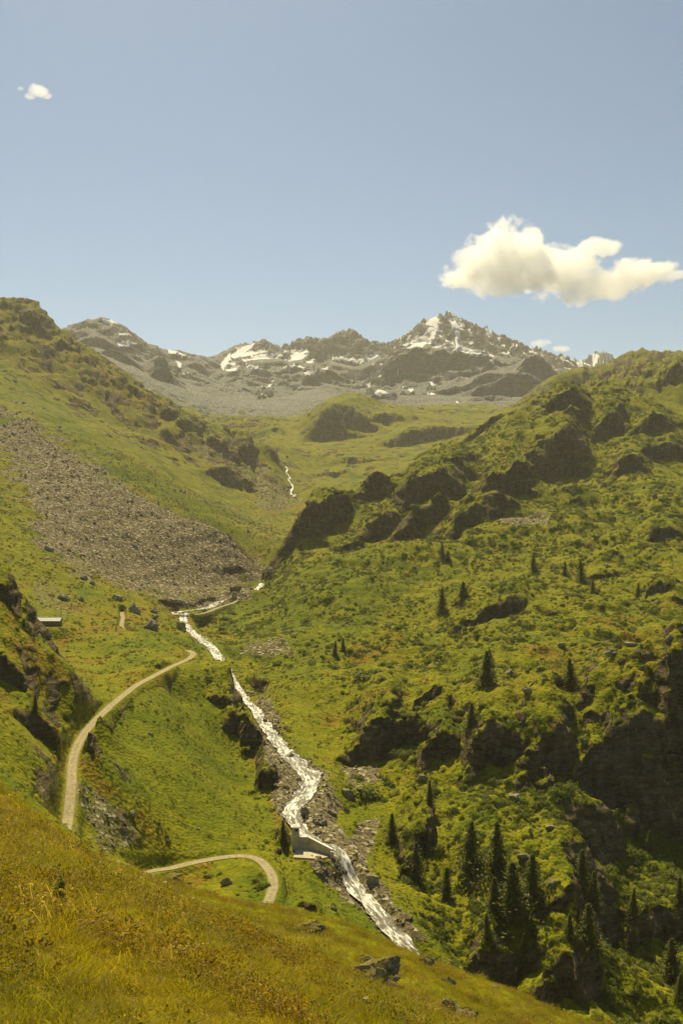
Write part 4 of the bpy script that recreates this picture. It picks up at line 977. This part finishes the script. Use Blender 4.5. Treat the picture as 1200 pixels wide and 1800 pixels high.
def boulder(seed, p, wpx, hpx, lab, mat, sub, sink=.25, name='boulder', grp='boulders lying about the valley'):
    s_ = p[1]/F; v, q = rock_mesh(seed, sub, .7, .35)
    v = v-np.array([0, 0, v[:,2].min()]); v[:,0] /= v[:,0].max()-v[:,0].min(); v[:,1] /= v[:,1].max()-v[:,1].min(); v[:,2] /= v[:,2].max()
    if sub > 2:
        nn = v-v.mean(0); amp = .05*gn2(v[:,0]*5+seed, v[:,2]*9+v[:,1]*5, seed)+.03*gn2(v[:,0]*13+seed, v[:,2]*21+v[:,1]*11, seed+1); v = v+nn*amp[:,None]*2
    W = wpx*s_; H = hpx*s_/(1-sink); v = v*np.array([W, W*.8, H])-np.array([0, 0, H*sink])
    o = mesh_obj(name, v, q, mat, smooth=False); o.location = (p[0], p[1]+W*.2, p[2]); return tag(o, lab, 'boulder' if 'bank' not in name else 'turf bank', grp)
for k, (x, y, wd, h, nr_, lab) in enumerate(BOULD):
    p = cast(x, y, 150)
    if p is not None: boulder(600+k, p, wd*.92, h*.92, lab, M_STONE, 3)
for k, (x, y, wd, h, lab) in enumerate(BOULD_NEAR):
    p = cast(x, y)
    if p is not None: boulder(700+k, p, wd*1.1, h*1.0, lab, MOSS, 4, .3)
# ------------------------------------------------------------------ boxes and bars
def boxv(x0, x1, y0, y1, z0, z1):
    return [(x0,y0,z0),(x1,y0,z0),(x1,y1,z0),(x0,y1,z0),(x0,y0,z1),(x1,y0,z1),(x1,y1,z1),(x0,y1,z1)], [(0,3,2,1),(4,5,6,7),(0,1,5,4),(1,2,6,5),(2,3,7,6),(3,0,4,7)]
def join(parts):
    v = []; f = []
    for a, b in parts: n = len(v); v += list(a); f += [tuple(i+n for i in q) for q in b]
    return v, f
def prism(top, z_bot, z_top):
    "closed prism over a plan polygon; z_top may be one height per corner"
    n = len(top); zt = z_top if hasattr(z_top, '__len__') else [z_top]*n; zb = z_bot if hasattr(z_bot, '__len__') else [z_bot]*n
    v = [(p[0], p[1], zb[i]) for i, p in enumerate(top)]+[(p[0], p[1], zt[i]) for i, p in enumerate(top)]
    f = [tuple(range(n))[::-1], tuple(range(n, 2*n))]+[(i, (i+1) % n, (i+1) % n+n, i+n) for i in range(n)]
    return v, f
def bevel(o, w):
    m = o.modifiers.new('bevel', 'BEVEL'); m.width = w; m.segments = 2; m.limit_method = 'ANGLE'; return o
# ------------------------------------------------------------------ the long low hut
s_ = HUT[1]/F; hut = empty('stone_hut', tuple(HUT), math.radians(-2)); tag(hut, 'long low stone hut with a pale roof standing on the meadow', 'hut')
hw = 25*s_; hh = 9.5*s_
v, f = join([boxv(-hw+.5, hw-.7, 0, .5, -.6, hh), boxv(-hw+.5, hw-.7, 4.6, 5.1, -.6, hh), boxv(-hw+.5, -hw+1., .5, 4.6, -.6, hh), boxv(hw-1.2, hw-.7, .5, 4.6, -.6, hh)])
bevel(mesh_obj('stone_wall', v, f, M_WALLS, hut), .05)
rz_ = hh+5.4*s_
for (xa, xb) in ((-hw+.502, -hw+.998), (hw-1.198, hw-.702)):   # gable triangles
    v = [(xa,.02,hh),(xb,.02,hh),(xb,5.08,hh),(xa,5.08,hh),(xa,2.55,rz_-.12),(xb,2.55,rz_-.12)]; mesh_obj('gable', v, [(0,4,3),(1,2,5),(0,1,5,4),(3,4,5,2),(0,3,2,1)], M_WALLS, hut)
def roofslab(y0, z0, y1, z1, x0, x1, t=.14):
    return [(x0,y0,z0),(x1,y0,z0),(x1,y1,z1),(x0,y1,z1),(x0,y0,z0+t),(x1,y0,z0+t),(x1,y1,z1+t),(x0,y1,z1+t)], [(0,3,2,1),(4,5,6,7),(0,1,5,4),(1,2,6,5),(2,3,7,6),(3,0,4,7)]
mesh_obj('roof', *roofslab(-.45, hh-.12, 2.55, rz_, -hw, hw), M_ROOF, hut); mesh_obj('roof', *roofslab(5.55, hh-.12, 2.56, rz_, -hw, hw), M_ROOF, hut)
mesh_obj('ridge_cap', *boxv(-hw-.03, hw+.03, 2.38, 2.74, rz_+.1, rz_+.24), M_ROOF, hut)
d0 = hw-3.9
dr = mesh_obj('door', *boxv(d0, d0+2.6, -.05, .0, -.3, hh-.35), M_WOOD, hut)
mesh_obj('door_frame', *join([boxv(d0-.18, d0, -.09, .0, -.3, hh-.3), boxv(d0+2.6, d0+2.78, -.09, .0, -.3, hh-.3), boxv(d0-.18, d0+2.78, -.09, 0., hh-.3, hh-.12)]), M_WOOD, hut)
M_DARK = simple('dark_opening', (.01, .009, .007), (.02, .017, .012), 2)
for wx_ in (-3.6, .2): 
    wn_ = mesh_obj('window', *boxv(wx_, wx_+.6, -.012, .0, 1.1, 1.6), M_DARK, hut); mesh_obj('lintel', *boxv(wx_-.15, wx_+.75, -.04, -.0, 1.61, 1.76), M_WOOD, wn_)
# ------------------------------------------------------------------ water intake: gatehouse, wing wall, apron
s_ = INT[1]/F
def at(x, y, dY): Y = INT[1]+dY; return ((x-600)/F*Y-INT[0], dY, (900-y)/F*Y-INT[2])
gh = empty('intake_gatehouse', tuple(INT)); tag(gh, 'small square concrete gatehouse with a pyramid roof above the stream', 'gatehouse')
a = at(513, 1490, 2.2); b = at(525.5, 1455, 2.2); gx0, gx1 = a[0], b[0]; gt = b[2]; gd = gx1-gx0
bevel(mesh_obj('tower', *boxv(gx0, gx1, 2.2, 2.2+gd, -.8, gt), M_CONC, gh), .04)
cx, cy = (gx0+gx1)/2, 2.2+gd/2; o_ = .22
mesh_obj('roof', [(gx0-o_,2.2-o_,gt+.002),(gx1+o_,2.2-o_,gt+.002),(gx1+o_,2.2+gd+o_,gt+.002),(gx0-o_,2.2+gd+o_,gt+.002),(gx0-o_,2.2-o_,gt+.15),(gx1+o_,2.2-o_,gt+.15),(gx1+o_,2.2+gd+o_,gt+.15),(gx0-o_,2.2+gd+o_,gt+.15),(cx,cy,gt+.75)],
         [(0,3,2,1),(0,1,5,4),(1,2,6,5),(2,3,7,6),(3,0,4,7),(4,5,8),(5,6,8),(6,7,8),(7,4,8)], M_ROOF, gh)
wn_ = mesh_obj('window', *boxv(cx-.1, cx+.6, 2.17, 2.198, gt-1.0, gt-.45), M_DARK, gh); mesh_obj('window_frame', *join([boxv(cx-.18, cx+.68, 2.13, 2.17, gt-1.08, gt-1.0), boxv(cx-.18, cx+.68, 2.13, 2.17, gt-.45, gt-.37), boxv(cx-.18,cx-.1,2.13,2.17,gt-1.,gt-.45), boxv(cx+.6,cx+.68,2.13,2.17,gt-1.,gt-.45)]), M_WOOD, wn_)
iw = empty('intake_wall', tuple(INT)); tag(iw, 'concrete wing wall sloping down beside the white rapids', 'wall')
A0 = at(525.8, 1472, 2.6); A1 = at(541, 1472, 2.4); A2 = at(583.5, 1494, -3.4)
def wallseg(p, q, th, zb, cap):
    d = np.array([q[0]-p[0], q[1]-p[1]]); d /= np.linalg.norm(d); n_ = np.array([-d[1], d[0]])*th
    pl = [(p[0], p[1]), (q[0], q[1]), (q[0]+n_[0], q[1]+n_[1]), (p[0]+n_[0], p[1]+n_[1])]
    e = n_/th*.09; cp = [(pl[0][0]-e[0], pl[0][1]-e[1]), (pl[1][0]-e[0], pl[1][1]-e[1]), (pl[2][0]+e[0], pl[2][1]+e[1]), (pl[3][0]+e[0], pl[3][1]+e[1])]
    zt = [p[2], q[2], q[2], p[2]]; return prism(pl, zb, zt), prism(cp, [z+.003 for z in zt], [z+cap for z in zt])
w1, c1 = wallseg(A0, A1, .55, -1.2, .18); w2, c2 = wallseg((A1[0]+.01, A1[1], A1[2]), A2, .55, -2.0, .18)
mesh_obj('wall_face', *w1, M_CONC, iw); mesh_obj('wall_face', *w2, M_CONC, iw); mesh_obj('coping', *join([c1, c2]), M_ROOF, iw)
mesh_obj('end_pier', *boxv(A2[0]-.5, A2[0]+.35, A2[1]-.9, A2[1]+.5, -2.6, A2[2]-.25), M_CONC, iw)
P0, P1, P2, P3, P4 = at(516, 1503, -4.4), at(519, 1488, 2.0), at(541, 1487, 2.3), at(579, 1503, -3.6), at(560, 1504, -5.6)
ap = mesh_obj('intake_apron', *prism([(q[0], q[1]) for q in (P0, P4, P3, P2, P1)], -1.5, [.42, .42, .34, .5, .5]), M_CONC); ap.location = tuple(INT); tag(ap, 'flat pale concrete apron in front of the intake wing wall', 'concrete slab')
# ------------------------------------------------------------------ footbridge and walker
q0 = cast(300, 1083, 300); q1 = cast(343, 1083, 300); Yb = 655.; bx0, bx1 = (303-600)/F*Yb, (343-600)/F*Yb; zb = (900-1083)/F*Yb
br = empty('footbridge', ((bx0+bx1)/2, Yb-4, zb)); tag(br, 'flat plank footbridge carrying the path over the stream', 'footbridge'); L_ = (bx1-bx0)/2
mesh_obj('deck', *join([boxv(-L_+i*L_*2/40+.02, -L_+(i+1)*L_*2/40-.02, -.9, .9, 0, .1) for i in range(40)]), M_PATH, br)
for yy in (-.75, .55): mesh_obj('beam', *boxv(-L_, L_, yy, yy+.2, -.35, -.004), M_WOOD, br)
for xx in (-L_-.3, L_-.4): mesh_obj('abutment', *boxv(xx, xx+.7, -1.1, 1.1, -2.4, -.36), M_WALLS, br)
pw = cast(419, 1061, 300)
bm = bmesh.new(); J = {}
for k, c_ in dict(pel=(0,0,.95), waist=(0,0,1.1), chest=(0,0,1.32), neck=(0,0,1.5), head=(0,-.02,1.6), top=(0,-.02,1.72), ls=(-.17,0,1.42), le=(-.26,.03,1.15), lh=(-.24,-.08,.92), rs=(.17,0,1.42), re=(.27,.02,1.16), rh=(.25,-.1,.94), lk=(-.1,-.06,.5), lf=(-.1,.0,.08), lt=(-.1,-.16,.04), rk=(.12,-.01,.5), rf=(.14,.1,.08), rt=(.14,-.06,.04)).items(): J[k] = bm.verts.new(c_)
for a_, b_ in (('pel','waist'),('waist','chest'),('chest','neck'),('neck','head'),('head','top'),('chest','ls'),('ls','le'),('le','lh'),('chest','rs'),('rs','re'),('re','rh'),('pel','lk'),('lk','lf'),('lf','lt'),('pel','rk'),('rk','rf'),('rf','rt')): bm.edges.new((J[a_], J[b_]))
me = bpy.data.meshes.new('person'); keys = list(J); bm.to_mesh(me); bm.free()
pe = bpy.data.objects.new('person', me); C.objects.link(pe); pe.location = (pw[0], pw[1], pw[2]); pe.rotation_euler.z = .5
RAD = dict(pel=.15, waist=.14, chest=.17, neck=.06, head=.095, top=.08, ls=.07, le=.05, lh=.04, rs=.07, re=.05, rh=.04, lk=.075, lf=.05, lt=.04, rk=.075, rf=.05, rt=.04)
pe.modifiers.new('skin', 'SKIN'); sub_ = pe.modifiers.new('sub', 'SUBSURF'); sub_.levels = 1; sub_.render_levels = 1
if not me.skin_vertices: pe.data.skin_vertices.update() if hasattr(pe.data.skin_vertices, 'update') else None
for i, k in enumerate(keys):
    try: me.skin_vertices[0].data[i].radius = (RAD[k], RAD[k]*(.8 if k in ('chest', 'waist', 'pel') else 1)); me.skin_vertices[0].data[i].use_root = (k == 'pel')
    except Exception as e: print('skin', e); break
me.materials.append(simple('dark_clothes', (.03, .03, .035), (.05, .05, .055), 3)); tag(pe, 'tiny walker in dark clothes standing on the path beyond the footbridge', 'person')
# ------------------------------------------------------------------ flowers and tall stalks of the near meadow
def umbel(seed):
    r = np.random.default_rng(seed); st_, sq_ = blades(1, .001, .5, .006, r, .1); st_[:,2] *= .5/st_[:,2].max()
    hv = []
    for k in range(26):
        a = r.random()*6.28; rr = .055*math.sqrt(r.random()); c = st_[6]+np.array([rr*math.cos(a), rr*math.sin(a), .012*r.random()-rr*.15]); v, q = leaves(3, lambda d: d*.006, .009, r); hv.append((v+c, q))
    return (st_, sq_), soup(hv)
FL = [(67,1425,'white umbel flower at the top left of the near meadow'),(118,1439,'white umbel flower close under the near end of the upper path'),(142,1486,'white umbel flower highest of the slanting row on the brow'),(155,1491,'white umbel flower second from the top in the slanting row'),(166,1498,'white umbel flower just above the middle of the slanting row'),(176,1505,'white umbel flower in the middle of the slanting row'),(185,1512,'white umbel flower just below the middle of the slanting row'),(209,1537,'large white umbel flower low in the slanting row near the lower path'),(252,1566,'pale umbel flower between the row and the flat rock'),(291,1575,'cream umbel flower left of the flat pale rock'),(339,1603,'small white umbel flower below the flat pale rock'),(357,1608,'white umbel flower to the right of the small one below the flat rock'),(640,1788,'white umbel flower by itself at the bottom of the near slope')]
um = []
for k, (x, y, lab) in enumerate(FL):
    p = cast(x, y+8)
    if p is None: continue
    if len(um) < 3:
        (a, b), (c, d) = umbel(800+k); rt = empty('umbel_flower', (0,0,0)); st_ = mesh_obj('stalk', a, b, M_GRASS, rt); hd = mesh_obj('flower_head', c, d, M_PETAL, rt); um.append((rt, st_, hd))
    else:
        rt, st_, hd = [o.copy() for o in um[k % 3]]; st_.parent = rt; hd.parent = rt; [C.objects.link(o) for o in (rt, st_, hd)]
    kk = np.clip(p[1]/22, .8, 1.9); rt.location = tuple(p-np.array([0, 0, .05])); rt.scale = (kk*.9,)*3; rt.rotation_euler.z = k*1.1; tag(rt, lab, 'flower', 'white umbel flowers of the near meadow')
def spike(x, y0, y1, lab, name='dock_stalk'):
    p = cast(x, y1)
    H = (y1-y0)/F*p[1]; r = np.random.default_rng(int(x)); rt = empty(name, tuple(p-np.array([0,0,.04])))
    V = []; Q = []; n = 6
    for k in range(9):
        t = k/8; R = H*.008*(1.2-t*.6)
        for j in range(n): V.append((R*math.cos(j*1.047)+H*.04*t*t, R*math.sin(j*1.047), H*t))
    for k in range(8):
        for j in range(n): Q.append((k*n+j, k*n+(j+1) % n, (k+1)*n+(j+1) % n, (k+1)*n+j))
    mesh_obj('stalk', V, Q, M_SEED, rt)
    ps = []
    for k in range(60):
        t = .5+.5*r.random(); v, q = leaves(3, lambda d: d*H*.018*(1.4-t*.8), H*.02, r); ps.append((v+np.array([H*.04*t*t, 0, H*t]), q))
    mesh_obj('seed_spike', *soup(ps), M_SEED, rt); tag(rt, lab, 'plant')
spike(226, 1683, 1716, 'dark brown dock seed spike standing in the near meadow'); spike(239, 1722, 1748, 'thinner dark stalk right below the dock seed spike'); spike(262, 1645, 1668, 'short dark seed stalk in the grass above the dock spike'); 
def herb(x, y0, y1, lab, seed):
    p = cast(x, y1); H = (y1-y0)/F*p[1]; r = np.random.default_rng(seed); rt = empty('tall_herb', tuple(p-np.array([0,0,.05])))
    ps = []; ls = []
    for k in range(5):
        v, q = blades(1, H*.14, H, H*.008, r, .12); ps.append((v, q)); top = v[6]; b0 = (v[0]+v[1])/2
        for m_ in range(16):
            t = .25+.75*r.random(); c = b0*(1-t)+top*t; lv, lq = leaves(4, lambda d: d*H*.05, H*.035, r); ls.append((lv+c, lq))
    mesh_obj('stems', *soup(ps), M_GRASS, rt); mesh_obj('leaves', *soup(ls), M_ALDER, rt); tag(rt, lab, 'plant')
herb(107, 1518, 1592, 'tall leafy herb with dark stems at the left of the near meadow', 5)
herb(12, 1615, 1650, 'leafy herb at the left edge of the near meadow', 6)
# ------------------------------------------------------------------ clouds: real volumes far behind the range
def cloud(name, blobs, Y, dens, lab, wisp=1., grp=None, seed=0):
    s = Y/F; cs_ = [np.array([(x-600)*s, Y+dy*s, (900-y)*s, rx*s, rz*s]) for x, y, rx, rz, dy in blobs]
    ctr = np.mean([c[:3] for c in cs_], 0)
    bm = bmesh.new()
    for c in cs_:
        M = Matrix.Translation(Vector(c[:3]-ctr)) @ Matrix.Diagonal((c[3], (c[3]+c[4])*.6, c[4], 1)); bmesh.ops.create_icosphere(bm, subdivisions=3, radius=1.32, matrix=M)
    me = bpy.data.meshes.new(name); bm.to_mesh(me); bm.free(); o = bpy.data.objects.new(name, me); C.objects.link(o); o.location = tuple(ctr)
    rm = o.modifiers.new('union', 'REMESH'); rm.mode = 'VOXEL'; rm.voxel_size = max(c[4] for c in cs_)*.12
    m = bpy.data.materials.new(name+'_vapour'); m.use_nodes = True; t = m.node_tree; t.nodes.clear(); k = t.links.new
    out = t.nodes.new('ShaderNodeOutputMaterial'); vol = t.nodes.new('ShaderNodeVolumePrincipled'); k(vol.outputs[0], out.inputs['Volume'])
    vol.inputs['Color'].default_value = (1, 1, 1, 1); vol.inputs['Anisotropy'].default_value = .4
    pos = t.nodes.new('ShaderNodeNewGeometry').outputs['Position']; cur = None
    wn = t.nodes.new('ShaderNodeTexNoise'); wn.inputs['Scale'].default_value = 1/(34*s); wn.inputs['Detail'].default_value = 7; wn.inputs['Roughness'].default_value = .62; k(pos, wn.inputs[0])
    for c in cs_:
        mp = t.nodes.new('ShaderNodeMapping'); mp.vector_type = 'TEXTURE'; mp.inputs['Location'].default_value = tuple(c[:3]); mp.inputs['Scale'].default_value = (c[3], (c[3]+c[4])*.6, c[4]); k(pos, mp.inputs['Vector'])
        ln_ = t.nodes.new('ShaderNodeVectorMath'); ln_.operation = 'LENGTH'; k(mp.outputs[0], ln_.inputs[0])
        if cur is None: cur = ln_.outputs['Value']
        else:
            mn = t.nodes.new('ShaderNodeMath'); mn.operation = 'SMOOTH_MIN'; mn.inputs[2].default_value = .25; k(cur, mn.inputs[0]); k(ln_.outputs['Value'], mn.inputs[1]); cur = mn.outputs[0]
    a = t.nodes.new('ShaderNodeMath'); a.operation = 'MULTIPLY_ADD'; a.inputs[1].default_value = 3.3*wisp; k(wn.outputs[0], a.inputs[0]); k(cur, a.inputs[2])   # r + w*noise
    mr = t.nodes.new('ShaderNodeMapRange'); mr.inputs[1].default_value = .98+1.65*wisp; mr.inputs[2].default_value = .76+1.65*wisp; mr.inputs[3].default_value = 0; mr.inputs[4].default_value = dens
    k(a.outputs[0], mr.inputs[0]); k(mr.outputs[0], vol.inputs['Density']); me.materials.append(m)
    return tag(o, lab, 'cloud', grp)
cloud('cloud', [(888,455,60,60,0),(850,478,58,36,-20),(812,490,42,18,0),(925,435,34,40,20),(955,480,55,42,0),(1010,468,45,34,10),(1050,434,38,14,0),(1078,432,14,7,0),(1000,500,40,22,0),(1060,500,55,26,0),(1110,482,50,26,10),(1150,478,36,20,0),(1184,483,20,8,0),(1010,522,34,14,0),(885,508,45,16,0)],
      9000, .0075, 'large bright cumulus cloud above the summit at the right', .85)
cloud('cloud', [(66,160,16,10,0),(54,170,12,5,0),(80,170,12,4,0),(35,156,8,4,0)], 9000, .006, 'tiny lone wisp of cloud high at the left', 1.)
cloud('cloud', [(945,605,17,8,0),(962,601,10,7,0),(985,613,22,6,0)], 11000, .005, 'small cloud peeping from behind the summit ridge', .9)
# ------------------------------------------------------------------ the hazy air of the valley
z0 = float(VV[:,2].min())-1; z1 = float(VV[:,2].max())+6; xm = float(np.abs(VV[:,0]).max())+30
hz = mesh_obj('haze', *boxv(-xm, xm, -40, 7080, z0, z1), None); tag(hz, kind='stuff')
m = bpy.data.materials.new('valley_air'); m.use_nodes = True; t = m.node_tree; t.nodes.remove(t.nodes['Principled BSDF'])
vp = t.nodes.new('ShaderNodeVolumePrincipled'); vp.inputs['Color'].default_value = (1, .98, .92, 1); vp.inputs['Density'].default_value = HAZE; vp.inputs['Anisotropy'].default_value = .3
t.links.new(vp.outputs[0], t.nodes['Material Output'].inputs['Volume']); hz.data.materials.append(m)
print('haze box', xm, z0, z1)
